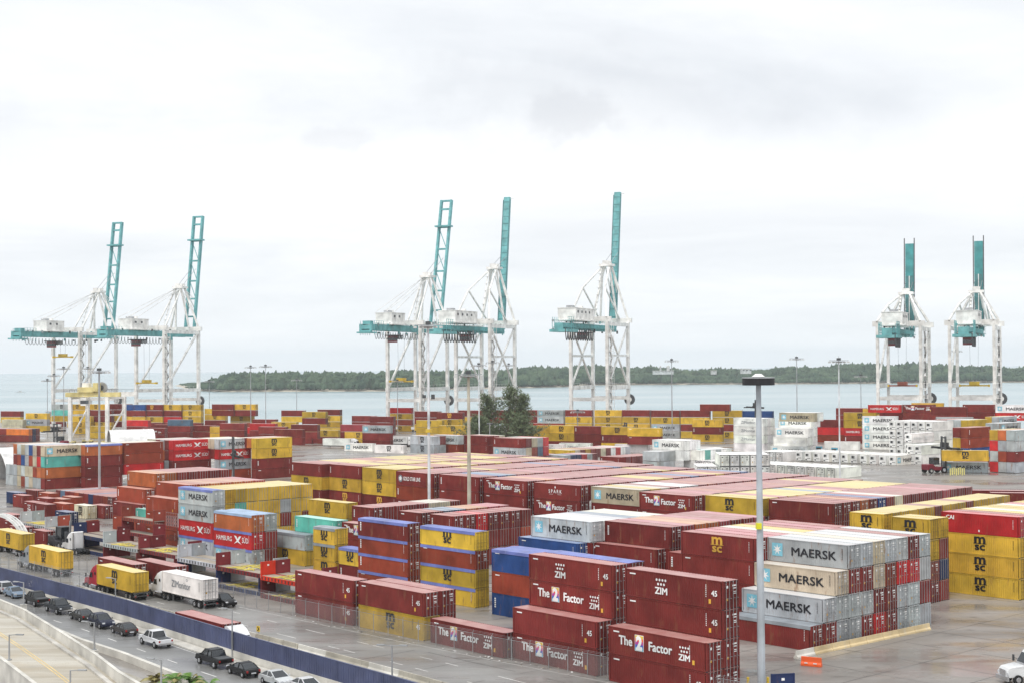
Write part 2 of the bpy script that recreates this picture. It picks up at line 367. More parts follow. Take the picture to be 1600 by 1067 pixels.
def gear_mesh(h, s, dk=False):
    k = ('gear', h, s, dk)
    if k in _cm: return _cm[k]
    b = MB(); M_ = mat('dull_grey_rods', (.16, .165, .17), .6) if dk == 2 else mat('yellow_steel_shadow', (.22, .16, .05), .5) if dk else STEEL  # rods in dull grey
    for t in (.28, .78):
        b.cyl((.045, s*t, .06), (.045, s*t, h-.06), .03, .03, M_, 6)
        b.box(.03, .09, s*t-.04, s*t+.04, .03, .14, M_); b.box(.03, .09, s*t-.04, s*t+.04, h-.16, h-.05, M_)
        b.bar((.09, s*t, 1.15), (.09, s*t+.3, 1.1), .04, .04, M_)
    _cm[k] = b.mesh('locking_gear'); return _cm[k]
def seal_mesh(h):
    k = ('seal', h)
    if k in _cm: return _cm[k]
    b = MB()
    for y0, y1, z0, z1 in ((-1.23, -1.10, .02, h-.02), (1.10, 1.23, .02, h-.02), (-1.1, 1.1, h-.13, h-.02), (-1.1, 1.1, .02, .13), (-.03, .03, .13, h-.13)): b.box(-.035, -.02, y0, y1, z0, z1, DGREY)
    _cm[k] = b.mesh('door_seal'); return _cm[k]
def strip_mesh(h, dk=False):          # small code characters and stickers on the door, too small to read
    k = ('strip', h, dk)
    if k in _cm: return _cm[k]
    b = MB()
    for y0, y1, z0, z1, m in ((.2, .85, h-.62, h-.46, LETTER_W), (.25, .8, h-.86, h-.76, LETTER_W), (.3, .75, h-1.2, h-1.12, LETTER_W), (.3, .8, h-1.38, h-1.3, LETTER_W), (-.75, -.45, h-.75, h-.5, LETTER_W), (-.7, -.5, .9, 1.15, LETTER_Y)):
        b.box(.0, .012, y0, y1, z0, z1, LETTER_K if dk and m is LETTER_W else m)
    _cm[k] = b.mesh('door_lettering'); return _cm[k]
def dots(b, cx, z, s, m, y):
    for r, n in ((1, 4), (0, 3)):
        for i in range(n):
            x = cx+(i-(n-1)/2)*s*.9; zz = z+r*s*.95
            b.raw([(x+math.cos(t*math.pi/4)*s*.3, y, zz+math.sin(t*math.pi/4)*s*.3) for t in range(8)], [tuple(range(8))], m)
def zim(b, cx, z, s, m, y):
    put_text(b, 'ZIM', cx, z, s*1.0, m, y, width=s*2.5, bold=.05)
def panel2(b, cx, z, w, h, y):
    cols = [YELLOW, ORANGE, P_MAG, P_BLUE, P_CYAN]
    b.box(cx-w/2-.05, cx+w/2+.05, y, y+.02, z-.05, z+h+.05, LETTER_W)
    for i in range(5): b.box(cx-w/2, cx+w/2, y-.012, y-.004, z+h*(1-(i+1)/5), z+h*(1-i/5), cols[i] if i else YELLOW)
    vs, fs, tw = text_geo('2', .06); k = h*.82
    b.raw([(cx+a*w*.8/tw, y-.03, z+.09*h+c*k) for a, c in vs], fs, LETTER_W)
def emblem_mesh(mark, L, h):
    k = ('emb', mark[0], L, h)
    if k in _cm: return _cm[k]
    b = MB(); y = -1.235; q = L/12.19
    if mark[0] == 'K':
        s = 1.6; cx = -4.5*q; z = h/2-s/2+.05
        b.box(cx-s/2, cx+s/2, y, y+.02, z, z+s, SKYBLUE); pts = []
        for i in range(14):
            a = math.pi/2+i*math.pi/7; r = .70 if i % 2 == 0 else .25
            pts.append((cx+math.cos(a)*r, y-.012, z+s/2+math.sin(a)*r))
        b.raw(pts+[(cx, y-.012, z+s/2)], [(14, i, (i+1) % 14) for i in range(14)], LETTER_W)
    elif mark[0] == 'Z': dots(b, -1.4*q if L > 13 else 0, h*.24+.68*1.5, .68*.68, LETTER_W, y)
    else: panel2(b, -2.1*q, h*.30, 1.15, 1.55, y)
    _cm[k] = b.mesh('emblem'); return _cm[k]
def dots_mesh(L, h):
    k = ('dots', L, h)
    if k in _cm: return _cm[k]
    b = MB(); dots(b, 3.45*L/12.19, h*.26+.6*1.5, .6*.68, LETTER_W, -1.235); _cm[k] = b.mesh('dot_emblem'); return _cm[k]
def mark_mesh(mark, L, h):
    k = ('mark', mark, L, h)
    if k in _cm: return _cm[k]
    b = MB(); y = -1.235; q = L/12.19
    if mark[0] == 'K':
        ink = LETTER_K
        put_text(b, 'MAERSK', 1.0*q, h/2-.5, 1.0, ink, y, width=6.6*q, bold=.03)
    elif mark[0] == 'M':
        ink = LETTER_Y if mark == 'My' else LETTER_K
        put_text(b, 'm', 0, h*.56, 1.42, ink, y, width=1.62, bold=.05)
        b.box(-1.05, 1.05, y, y+.012, h*.55, h*.55+.07, ink)
        put_text(b, 'sc', 0, h*.25, 1.05, ink, y, width=1.5, bold=.05)
    elif mark[0] == 'Z':
        zim(b, -1.4*q if L > 13 else 0, h*.24, .68, LETTER_W, y)
    elif mark[0] == 'F':
        put_text(b, 'The', -3.85*q, h*.42, .9, LETTER_W, y, width=1.9, bold=.05)
        put_text(b, 'Factor', .55*q, h*.38, .9, LETTER_W, y, width=3.2, bold=.05)
        zim(b, 3.45*q, h*.26, .6, LETTER_W, y)
    elif mark[0] == 'H':
        put_text(b, 'HAMBURG', -2.7*q, h*.36, .78, LETTER_W, y, width=5.0*q, bold=.015)
        put_text(b, 'S\u00dcD', 4.0*q, h*.36, .86, LETTER_W, y, width=1.9*q, bold=.015)
        for sx in (-1, 1):     # crossed swallow-tail emblem
            b.raw([(1.65*q-sx*1.15, y-.002*sx, h*.72), (1.65*q-sx*.45, y-.002*sx, h*.70), (1.65*q+sx*.35, y-.002*sx, h*.42), (1.65*q+sx*1.2, y-.002*sx, h*.24), (1.65*q-sx*.15, y-.002*sx, h*.38)], [(0, 1, 2, 3, 4)] if sx < 0 else [(4, 3, 2, 1, 0)], LETTER_W)
    elif mark[0] == 'O':
        put_text(b, 'ZIMonitor', -.2*q, h*.36, .95, LETTER_G, y, width=5.6, bold=.008)
        for r in (.32, .52):
            for i in range(5):
                a0 = -.7+i*.28; a1 = a0+.28; cx, cz = 1.62, h*.66
                b.face([(cx+math.sin(a0)*r, y, cz+math.cos(a0)*r), (cx+math.sin(a1)*r, y, cz+math.cos(a1)*r), (cx+math.sin(a1)*(r+.07), y, cz+math.cos(a1)*(r+.07)), (cx+math.sin(a0)*(r+.07), y, cz+math.cos(a0)*(r+.07))], LETTER_G)
    elif mark[0] == 'G':
        b.raw([(-4.6+math.cos(t*math.pi/6)*.75, y, h/2+math.sin(t*math.pi/6)*.75) for t in range(12)], [tuple(range(12))], LETTER_G)
        b.raw([(-4.6+math.cos(t*math.pi/2.5+1.57)*.5*(1 if t % 2 == 0 else 1), y-.012, h/2+math.sin(t*math.pi/2.5+1.57)*.5) for t in range(5)], [tuple(range(5))], LETTER_W)
        put_text(b, 'GOLD STAR LINE', -.8, h*.38, .75, LETTER_W, y, width=5.6, bold=.04)
    elif mark[0] == 'S':
        put_text(b, 'S P A R K', -.3, h*.42, .62, LETTER_W, y, width=3.4, bold=.03)
        b.box(-1.9, -.9, y, y+.012, h*.33, h*.33+.04, LETTER_W); b.box(.3, 1.3, y, y+.012, h*.33, h*.33+.04, LETTER_W)
        b.raw([(-.3+.16*math.cos(t*1.571), y, h*.78+.28*math.sin(t*1.571)) for t in range(4)], [(0, 1, 2, 3)], LETTER_W)
    elif mark[0] == 'C':
        put_text(b, 'CAI', -L/2+1.4, h*.66, .55, LETTER_W, y, width=1.25, bold=.05); b.box(-.2, 0, y, y+.012, .35, .65, LETTER_W)
    if L > 13 and mark[0] != 'F':
        put_text(b, '45', L/2-1.15, h*.45, .55, LETTER_W, y, bold=.04)
    # rows of small code characters, too small to read, at the upper right and on the left
    ink = LETTER_K if mark[0] in 'KMO' and mark != 'My' else LETTER_W
    for i in range(7): b.box(L/2-.98 if L <= 13 else L/2-2.3, L/2-.90 if L <= 13 else L/2-2.2, y, y+.01, h*.78-i*.19, h*.78-i*.19+.11, ink)
    if mark[0] in '-ZF5': b.box(-L/2+.75, -L/2+1.6, y, y+.01, h-.52, h-.38, ink)
    if mark[0] == 'T':
        for i in range(5): b.box(-L/2+.55, -L/2+.82, y, y+.01, h*.72-i*.27, h*.72-i*.27+.2, LETTER_W)
    if mark[0] in 'ZF5': b.box(L/2-1.9, L/2-1.6, y, y+.01, .5, .95, LETTER_Y)
    _cm[k] = b.mesh('side_lettering'); return _cm[k]
TARP = {'B': mat('tarp_blue', (0.16, 0.20, 0.52), 0.35, bump=.3, wear=.4, wear_col=(.45, .5, .7)), 'P': mat('tarp_pale_blue', (0.34, 0.47, 0.66), 0.35, bump=.3),
        'G': mat('tarp_grey', (0.30, 0.33, 0.36), 0.4, bump=.3)}
def tarp_mesh(L, h, c):
    k = ('tarp', L, h, c)
    if k in _cm: return _cm[k]
    b = MB(); n = 14; vs = []
    for i in range(n+1):
        x = -L/2+.05+(L-.1)*i/n; zz = h+.03+(.05 if i % 2 else 0)
        vs += [(x, -1.25, h-.42), (x, -1.25, h), (x, 0, zz+.06), (x, 1.25, h), (x, 1.25, h-.42)]
    b.raw(vs, [(5*i+j, 5*i+5+j, 5*i+6+j, 5*i+1+j) for i in range(n) for j in range(4)], TARP[c])
    b.face([(-L/2+.05, -1.25, h-.3), (-L/2+.05, -1.25, h), (-L/2+.05, 0, h+.09), (-L/2+.05, 1.25, h), (-L/2+.05, 1.25, h-.3)], TARP[c])
    b.face([(L/2-.05, 1.25, h-.3), (L/2-.05, 1.25, h), (L/2-.05, 0, h+.09), (L/2-.05, -1.25, h), (L/2-.05, -1.25, h-.3)], TARP[c])
    _cm[k] = b.mesh('tarpaulin'); return _cm[k]
def cooler_mesh(h):
    k = ('cool', h)
    if k in _cm: return _cm[k]
    b = MB(); b.box(-.03, .06, -1.05, 1.05, .2, h-.2, WHITE); b.box(-.05, -.03, -.3, .9, 1.45, h-.6, mat('cooler_grey', (.30, .31, .31), .5))
    b.cyl((-.03, .35, 1.95), (-.09, .35, 1.95), .34, .34, RUBBER, 12); b.box(-.06, -.03, -.95, .2, .8, .95, DGREY); b.box(-.06, -.03, .3, .9, .35, .7, DGREY)
    _cm[k] = b.mesh('cooling_unit'); return _cm[k]

def jig(c, amt=.22):
    k = 1+random.uniform(-amt, amt); return tuple(min(.88, x*k*(1+random.uniform(-.03, .03))) for x in c)
def make_container(loc, yaw, L, h, tok, label, group=None, detail=2, cool=False):
    cl = tok[0]; mk = [c for c in tok[1:] if c in 'KMZFHOGST5C']; mk = mk[0] if mk else '-'
    if mk == 'M' and cl == 'm': mk = 'My'
    tarp = [c for c in tok[1:] if c in 'abc']
    col = jig(PAL[cl][0], .05 if cl == 'w' else .2)+((.10 if cl == 'w' else random.uniform(1.1, 2.0) if cl in 'gnc' else random.uniform(.4, 1.3)),)
    nm, cat = ('open_top_container', 'open-top container') if tarp else ('reefer_container', 'reefer container') if cl == 'w' else ('shipping_container', 'shipping container')
    r = tag(empty(nm, loc, -yaw), label, cat, group)
    obj('body', body_mesh(L, h), r, col)
    if tarp: obj('tarpaulin', tarp_mesh(L, h, {'a': 'B', 'b': 'P', 'c': 'G'}[tarp[0]]), r)
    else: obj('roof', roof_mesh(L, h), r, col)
    if yaw > 0:
        for s in (-1, 1):
            d = obj('door', door_mesh(h, s), r, col); d.location = (L/2, 0, 0)
            if detail > 1: obj('locking_gear', gear_mesh(h, s, cl in 'yc'), d)
        if detail > 1 and cl != 'y': c = obj('door_lettering', strip_mesh(h), r); c.location = (L/2+.002, 0, 0)
    elif cool == 'door' or (cl == 'w' and not cool):
        obj('door_seal', seal_mesh(h), r).location = (-L/2, 0, 0)
        c = obj('door_lettering', strip_mesh(h, cl == 'w'), r); c.location = (-L/2-.002, 0, 0); c.rotation_euler = (0, 0, math.pi)
        for s in (-1, 1):
            d = obj('door', door_mesh(h, s), r, col); d.location = (-L/2, 0, 0); d.rotation_euler = (0, 0, math.pi)
            obj('locking_gear', gear_mesh(h, s, 2), d)
    elif cool: c = obj('cooling_unit', cooler_mesh(h), r); c.location = (-L/2, 0, 0)
    if mk in 'KFZ': obj('emblem', emblem_mesh(mk, L, h), r)
    if mk == 'F': obj('dot_emblem', dots_mesh(L, h), r)
    if detail > 0 or mk != '-': obj('side_lettering', mark_mesh(mk, L, h), r)
    return r

REC = []
def expand(cols):
    out = []
    for c in cols:
        if '*' in c: s, k = c.split('*'); out += [s]*int(k)
        elif c.startswith('~'):
            w = {'~': 'mmmmmmmrpymbmm', '~y': 'yyyymmmry', '~w': 'wwwwwgw', '~c': 'ccynm'}[c.rstrip('0123456789')]; out += [random.choice(w) for _ in range(int(c.lstrip('~ywc')))]
        else: out.append(c)
    return out
ORD = ['first', 'second', 'third', 'fourth', 'fifth', 'sixth', 'seventh', 'eighth', 'ninth', 'tenth', 'eleventh', 'twelfth', 'thirteenth', 'fourteenth', 'fifteenth',
       'sixteenth', 'seventeenth', 'eighteenth', 'nineteenth', 'twentieth', 'twenty-first', 'twenty-second', 'twenty-third', 'twenty-fourth']
def blk(ph, x, y, n, cols, yaw=48, L=12.19, h=2.9, ref='FL', W=2.52, v0=0, g=None, cool=False, hz=0.0):
    a = R(yaw); u = Vector((math.cos(a), -math.sin(a))); v = Vector((math.sin(a), math.cos(a)))
    z = g or 0.0
    for _ in range(12):
        p = G(x, y, z+n*(h+.01)+hz)
        if g is None: z = ground(p.x, p.y)
    if ref == 'FR': p = p - u*L
    cols = expand(cols); depth = {}
    for i, c in enumerate(cols):
        m = n
        if ':' in c: m, c = c.split(':'); m = int(m)
        for k, t in enumerate(c.split()):
            tier = m-1-k
            if t == '.': continue
            first = all(tier not in depth.get(j, ()) for j in range(i))
            depth.setdefault(i, set()).add(tier)
            ctr = p + u*L/2 + v*(1.22+(i+v0)*W)
            zz = z+hz+tier*(h+.01)
            d = ctr.length; s = abs(math.cos(a-math.atan2(ctr.x, ctr.y)))
            hidden_side = i > 0 and not first
            area = (0 if hidden_side else L*h*s) + (2.44*h*abs(math.sin(a-math.atan2(ctr.x, ctr.y))) if len(c.split()) > 1 or i == 0 else .4*h) + (L*2.44*(H-zz-h)/d*1.0 if k == 0 else 0)
            pos = {0: 'top', 1: 'second-from-top', 2: 'third-from-top'}.get(k, 'fourth-from-top')
            if m == 1: pos = 'ground-level'
            REC.append(dict(loc=(ctr.x, ctr.y, zz), yaw=a, L=L, h=h, tok=t, ph=ph, pos=pos, col=i, nc=len(cols), area=area/d**2, Y=ctr.y, cool=cool))
    return p
def flush_containers(limit=300):
    REC.sort(key=lambda r: -r['area'])
    seen = {}; mass = MB(); mcol = []; cnt = 0
    for r in REC:
        std = r['tok'][0] != 'w' and not any(c in 'abc' for c in r['tok'][1:])
        if std:
            cnt += 1
            if cnt > limit:
                L, h = r['L'], r['h']; M = Matrix.Translation(r['loc']) @ Matrix.Rotation(-r['yaw'], 4, 'Z')
                t = MB(); x = L/2
                for e in (-1, 1):
                    t.box(-x+.16, x-.16, e*1.18-.02, e*1.18+.02, .15, h-.1, PAINT_A)
                    t.box(e*(x-.04)-.03, e*(x-.04)+.03, -1.2, 1.2, .1, h-.1, PAINT_A)
                    for f in (-1, 1): t.box(e*x-.16*(e > 0), e*x+.16*(e < 0), f*1.22-.16*(f > 0), f*1.22+.16*(f < 0), 0, h, PAINT_A)
                n = 12
                for i in range(n): t.box(-x+.2+(L-.4)*i/n, -x+.2+(L-.4)*(i+.5)/n, -1.235, -1.2, .2, h-.15, PAINT_A)
                for s in (-.85, -.3, .3, .85): t.box(x, x+.05, s-.03, s+.03, .05, h-.05, STEEL)
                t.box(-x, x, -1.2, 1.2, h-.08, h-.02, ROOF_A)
                mk = [q for q in r['tok'][1:] if q in 'KMFH']
                if mk:
                    mm = mark_mesh('My' if r['tok'][:2] == 'mM' else mk[0], L, h); mms = [mm]+([emblem_mesh(mk[0], L, h)] if mk[0] in 'KF' else [])
                    for mm in mms:
                        vv = [tuple(v.co) for v in mm.vertices]
                        for p_ in mm.polygons: t.raw([vv[i] for i in p_.vertices], [tuple(range(len(p_.vertices)))], mm.materials[p_.material_index])
                k = len(mass.f); mass.add(t, lambda p: M @ p); c = jig(PAL[r['tok'][0]][0]); mcol += [c]*(len(mass.f)-k)
                continue
        nc = r['nc']; tok = r['tok']
        mk = [c for c in tok[1:] if c in 'KMZFHOGST5C']; mk = mk[0] if mk else ''
        tp = [c for c in tok[1:] if c in 'abc']
        kind = {'a': 'blue-tarped open-top container', 'b': 'pale-blue-tarped open-top container', 'c': 'grey-tarped open-top container'}[tp[0]] if tp else 'container'
        kind = kind.replace('pale-blue-tarped open-top', 'pale-tarped').replace('-tarped open-top', '-tarped')
        w = f"{r['pos']} {PAL[tok[0]][1]} {MARKW[mk]} {kind}".replace('  ', ' ')
        where = f", {ORD[r['col']]} column back, {r['ph']}" if nc > 1 else f", {r['ph']}"
        if nc > 1 and r['yaw'] < 0: where = f", {ORD[r['col']]} column from the right, {r['ph']}"
        lab = w+where
        grp = 'shipping containers stacked in the yard' if std else 'open-top containers stacked in the yard' if tp else 'white reefer containers in the yard'
        make_container(r['loc'], r['yaw'], r['L'], r['h'], tok, lab, grp, 2 if r['Y'] < 330 else 1 if r['Y'] < 520 else 0, r['cool'])
        seen[lab] = seen.get(lab, 0)+1
    dd = [k for k in seen if seen[k] > 1]; print('CONTAINERS', cnt, 'total', len(REC), 'dup labels', len(dd), dd[:6], 'long', [k for k in seen if len(k.replace(',', '').split()) > 16][:5])
    if mass.f:
        me = mass.mesh('containers'); at = me.color_attributes.new('paint', 'FLOAT_COLOR', 'CORNER')
        buf = []
        for poly, c in zip(me.polygons, mcol): buf += [*c, 1.0]*poly.loop_total
        at.data.foreach_set('color', buf)
        o = obj('containers', me); tag(o, 'mass of further shipping containers filling the distant and inner rows of the yard', 'shipping containers', None, 'stuff')
# ------------------------------------------------------------------ ground, roads, sea
def gmat(name, base, dark, rough_lo, rough_hi, sc=0.08, streak=(1, 1), tint=(0.36, 0.29, 0.21), stain=(0.10, 0.085, 0.075)):
    m = bpy.data.materials.new(name); m.use_nodes = True; nt = m.node_tree; N = nt.nodes.new; L = nt.links.new; b = nt.nodes['Principled BSDF']
    g = N('ShaderNodeNewGeometry'); mp = N('ShaderNodeMapping'); mp.inputs['Rotation'].default_value = (0, 0, R(48)); mp.inputs['Scale'].default_value = (streak[0], streak[1], 1)
    L(g.outputs['Position'], mp.inputs[0])
    def nz(s, d, r, v=None):
        n = N('ShaderNodeTexNoise'); n.inputs['Scale'].default_value = s; n.inputs['Detail'].default_value = d; n.inputs['Roughness'].default_value = r; L((v or mp.outputs[0]), n.inputs['Vector']); return n
    def ramp(n, a, c, x, y):
        r = N('ShaderNodeMapRange'); r.inputs['From Min'].default_value = a; r.inputs['From Max'].default_value = c; r.inputs['To Min'].default_value = x; r.inputs['To Max'].default_value = y; L(n.outputs['Fac'], r.inputs[0]); return r
    def mix(f, a, c):
        x = N('ShaderNodeMix'); x.data_type = 'RGBA'; L(f.outputs[0], x.inputs[0])
        if isinstance(a, tuple): x.inputs[6].default_value = (*a, 1)
        else: L(a, x.inputs[6])
        x.inputs[7].default_value = (*c, 1); return x.outputs[2]
    n1 = nz(sc, 8, .6); c = mix(ramp(n1, .38, .66, 0, 1), base, dark)
    n2 = nz(sc*.6, 6, .6, g.outputs['Position']); c = mix(ramp(n2, .5, .7, 0, .55), c, tint)
    n3 = nz(sc*5, 9, .7); c = mix(ramp(n3, .56, .74, 0, .95), c, stain)
    n5 = nz(3.0, 4, .7, g.outputs['Position']); c = mix(ramp(n5, .45, .75, 0, .25), c, dark)
    L(c, b.inputs['Base Color'])
    n4 = nz(sc*1.3, 5, .55); r = ramp(n4, .42, .6, rough_lo, rough_hi); L(r.outputs[0], b.inputs['Roughness'])
    MATS[name] = m; return m
YARD = gmat('yard_asphalt', (0.34, 0.315, 0.29), (0.19, 0.175, 0.16), .14, .6, .08, (.45, 1.3), (0.27, 0.235, 0.19))
ROAD = gmat('road_asphalt', (0.30, 0.295, 0.28), (0.19, 0.185, 0.175), .25, .6, .12, (.25, 1.2), (0.20, 0.185, 0.165))
HWY = gmat('highway_asphalt', (0.27, 0.27, 0.265), (0.19, 0.19, 0.188), .2, .5, .1, (.2, 1.2), (0.22, 0.215, 0.205))
RAMPM = gmat('ramp_concrete', (0.56, 0.53, 0.46), (0.40, 0.36, 0.29), .5, .8, .25, (.2, 1.5), (0.46, 0.38, 0.27), (0.30, 0.25, 0.18))
PARA = mat('parapet_concrete', (0.62, 0.60, 0.55), 0.85, wear=.35, wear_scale=.5, wear_col=(.40, .36, .30), bump=.2)
LINE = mat('road_marking', (0.72, 0.71, 0.68), 0.6, wear=.5, wear_scale=2, wear_col=(.4, .39, .37)); YLINE = mat('yellow_marking', (0.70, 0.52, 0.22), 0.6, wear=.6, wear_scale=2, wear_col=(.5, .45, .35))
RA = R(22.5); RU = Vector((math.cos(RA), -math.sin(RA))); RS = Vector((math.sin(RA), math.cos(RA)))     # along the quay / out to sea
Q0 = Vector((35.5, 675.0)); QE = 37.0                                            # landside rail line, quay edge distance
def build_ground():
    b = MB(); us = [-560, -480, -420, -360, -300, -260]+list(range(-240, 360, 20))+[380, 420, 480]; ws = [QE-.001]+[w for w in range(20, -720, -20)]
    vs = []
    for w in ws:
        for u in us:
            p = Q0+RU*u+RS*w; vs.append((p.x, p.y, ground(p.x, p.y)))
    n = len(us); b.raw(vs, [(i*n+j, (i+1)*n+j, (i+1)*n+j+1, i*n+j+1) for i in range(len(ws)-1) for j in range(n-1)], YARD)
    b.smooth = True; tag(b.build('ground'), kind='structure')
    q = MB(); vs = []                                                            # quay wall
    for u in (us[0], us[-1]):
        p = Q0+RU*u+RS*QE; vs += [(p.x, p.y, 3.0), (p.x, p.y, -4)]
    q.raw(vs, [(0, 1, 3, 2)], CONC); tag(q.build('quay_wall'), kind='structure')
    m = bpy.data.materials.new('sea'); m.use_nodes = True; nt = m.node_tree; N = nt.nodes.new; L = nt.links.new; bs = nt.nodes['Principled BSDF']
    g = N('ShaderNodeNewGeometry'); n1 = N('ShaderNodeTexNoise'); n1.inputs['Scale'].default_value = .0022; n1.inputs['Detail'].default_value = 5
    mp = N('ShaderNodeMapping'); mp.inputs['Scale'].default_value = (.5, 2.2, 1); L(g.outputs['Position'], mp.inputs[0]); L(mp.outputs[0], n1.inputs['Vector'])
    r = N('ShaderNodeValToRGB'); e = r.color_ramp.elements; e[0].position = .35; e[0].color = (.24, .35, .38, 1); e[1].position = .68; e[1].color = (.38, .47, .49, 1); L(n1.outputs['Fac'], r.inputs[0])
    L(r.outputs[0], bs.inputs['Base Color']); bs.inputs['Roughness'].default_value = .22; bs.inputs['IOR'].default_value = 1.33
    n2 = N('ShaderNodeTexNoise'); n2.inputs['Scale'].default_value = .09; n2.inputs['Detail'].default_value = 6; n2.inputs['Roughness'].default_value = .65; L(g.outputs['Position'], n2.inputs['Vector'])
    bp = N('ShaderNodeBump'); bp.inputs['Strength'].default_value = .9; bp.inputs['Distance'].default_value = 1.6; L(n2.outputs['Fac'], bp.inputs['Height']); L(bp.outputs[0], bs.inputs['Normal'])
    s = MB(); p = Q0+RU*-9000+RS*QE; q_ = Q0+RU*9000+RS*QE
    s.face([(p.x, p.y, -2), (q_.x, q_.y, -2), (9000, 12000, -2), (-9000, 12000, -2)], m); tag(s.build('sea'), kind='structure')
build_ground()

def ribbon(name, left, right, z, m, kind='structure'):
    b = MB(); n = len(left); vs = [(x, y, z) for x, y in left]+[(x, y, z) for x, y in right]
    b.raw(vs, [(i, n+i, n+i+1, i+1) for i in range(n-1)], m); o = b.build(name); tag(o, kind=kind); return o
def off(pl, d):
    """offset polyline to the side (d > 0: away from the camera side, north-east)"""
    out = []
    for i, (x, y) in enumerate(pl):
        a = Vector(pl[max(i-1, 0)]); c = Vector(pl[min(i+1, len(pl)-1)]); t = (c-a).normalized(); out.append((x-t.y*d, y+t.x*d))
    return out
WALL = [(-160, 320), (-118, 272), (-78.7, 226.1), (-50.6, 193.3), (-28.9, 165.3), (-12.9, 145.9), (12, 115)]
JERS = [(-106, 272), (-65.9, 222.5), (-45.2, 196.6), (-31.6, 180.7), (-23.3, 171.2), (-14.2, 160.5), (-6.8, 151.5), (10, 131)]
FENCE = [(-84, 258), (-62, 233), (-35.7, 204.8), (-11.6, 178.6), (-0.3, 167), (9.9, 156.9), (27, 139)]
ribbon('service_road', off(WALL, .6), [(-92, 292), (-86, 262), (-64, 236), (-37, 206), (-11, 178), (0, 167), (29, 138)], .006, ROAD)
GORE = [(-150, 296), (-118, 262), (-84, 222), (-52.4, 178.2), (-45, 169.5), (-36, 157.5), (-20, 137), (0, 112)]
ribbon('highway', GORE, off(WALL, -.5), .010, HWY)
def dashes(name, pl, m, z, w=.16, on=3, gap=6, label=None):
    b = MB(); d = 0; pts = [Vector(p) for p in pl]
    for a, c in zip(pts, pts[1:]):
        t = (c-a); Ls = t.length; t.normalize(); n = Vector((-t.y, t.x)); s = 0
        while s < Ls:
            e = min(s+on, Ls); p, q = a+t*s, a+t*e
            b.face([(p.x-n.x*w, p.y-n.y*w, z), (q.x-n.x*w, q.y-n.y*w, z), (q.x+n.x*w, q.y+n.y*w, z), (p.x+n.x*w, p.y+n.y*w, z)][::-1], m); s += on+gap
    tag(b.build(name), kind='structure')
dashes('lane_markings', off(WALL, -6.3)[1:], LINE, .016, .08, 2.6, 6)
dashes('highway_edge_line', off(WALL, -2.2)[1:], LINE, .016, .06, 40, 0)
dashes('road_lane_markings', off(JERS, 4.2), LINE, .014, .065, 2.4, 7); dashes('road_lane_markings', off(JERS, 8.4), LINE, .014, .065, 2.4, 7)
dashes('road_edge_line', off(FENCE, -1.4), LINE, .014, .045, 40, 0)

jt = MB(); jr = random.Random(8); JO = Vector((70, 150)); ju = Vector((math.cos(R(48)), -math.sin(R(48)))); jv = Vector((math.sin(R(48)), math.cos(R(48))))
for k in range(-9, 12):
    for a_, c_, sp in ((ju, jv, 9.0), (jv, ju, 9.0)):
        p = JO+c_*(k*sp+jr.uniform(-.4, .4)); prev = p-a_*70
        for i in range(28):
            nx = prev+a_*5+c_*jr.uniform(-.08, .08); t_ = jr.uniform(.02, .05)
            if jr.random() < .82: jt.face([(prev.x-c_.x*t_, prev.y-c_.y*t_, .006), (nx.x-c_.x*t_, nx.y-c_.y*t_, .006), (nx.x+c_.x*t_, nx.y+c_.y*t_, .006), (prev.x+c_.x*t_, prev.y+c_.y*t_, .006)], FRAME)
            prev = nx
tag(jt.build('pavement_joints'), kind='structure')

# ramp on the lower left with its two parapets
RE = [(-120, 262), (-68.6, 196.8), (-62.6, 188.6), (-53, 172.5), (-45, 158.8), (-40, 149.4), (-33, 138), (-22, 118)]
LE = [(-107, 232), (-73.5, 188), (-55.4, 158.3), (-46.9, 144.5), (-36, 126), (-30, 112)]
def solid_ribbon(name, pl, w, z0, z1, m, parent=None, cap=None):
    b = MB(); A = off(pl, -w/2); C_ = off(pl, w/2); n = len(pl)
    vs = [(x, y, z0) for x, y in A]+[(x, y, z0) for x, y in C_]+[(x, y, z1) for x, y in A]+[(x, y, z1) for x, y in C_]
    fs = []
    for i in range(n-1): fs += [(i, i+1, 2*n+i+1, 2*n+i), (n+i+1, n+i, 3*n+i, 3*n+i+1), (2*n+i, 2*n+i+1, 3*n+i+1, 3*n+i)]
    fs += [(0, 2*n, 3*n, n), (n-1, 2*n-1, 4*n-1, 3*n-1)]
    b.raw(vs, fs, m); return b.build(name, parent)
b = MB(); rp = [(-107, 232), (-73.5, 188), (-55.4, 158.3), (-46.9, 144.5), (-36, 126), (-30, 112)]; n = 8
LE8 = [(-110, 236), (-76, 192), (-70, 182), (-61, 168), (-53, 155), (-47, 145), (-40, 133), (-30, 113)]
b.raw([(x, y, 1.5) for x, y in RE]+[(x, y, 1.5) for x, y in LE8]+[(x, y, -.05) for x, y in RE]+[(x, y, -.05) for x, y in LE8],
      [(n+i, n+i+1, i+1, i) for i in range(n-1)]+[(i, i+1, 2*n+i+1, 2*n+i) for i in range(n-1)]+[(n+i+1, n+i, 3*n+i, 3*n+i+1) for i in range(n-1)]+[(n-1, 2*n-1, 4*n-1, 3*n-1)], RAMPM)
tag(b.build('ramp_road'), kind='structure')
mid = [((a[0]*.46+c[0]*.54), (a[1]*.46+c[1]*.54)) for a, c in zip(RE, LE8)]
dashes('ramp_yellow_lines', mid, YLINE, 1.512, .07, 60, 0); dashes('ramp_yellow_lines', off(mid, .35), YLINE, 1.512, .07, 60, 0)
dashes('ramp_edge_line', off(LE8, 1.0), LINE, 1.512, .06, 60, 0)
t = tag(empty('parapet', (-60, 185, 1.5)), 'pale concrete parapet wall curving between the ramp and the highway', 'parapet')
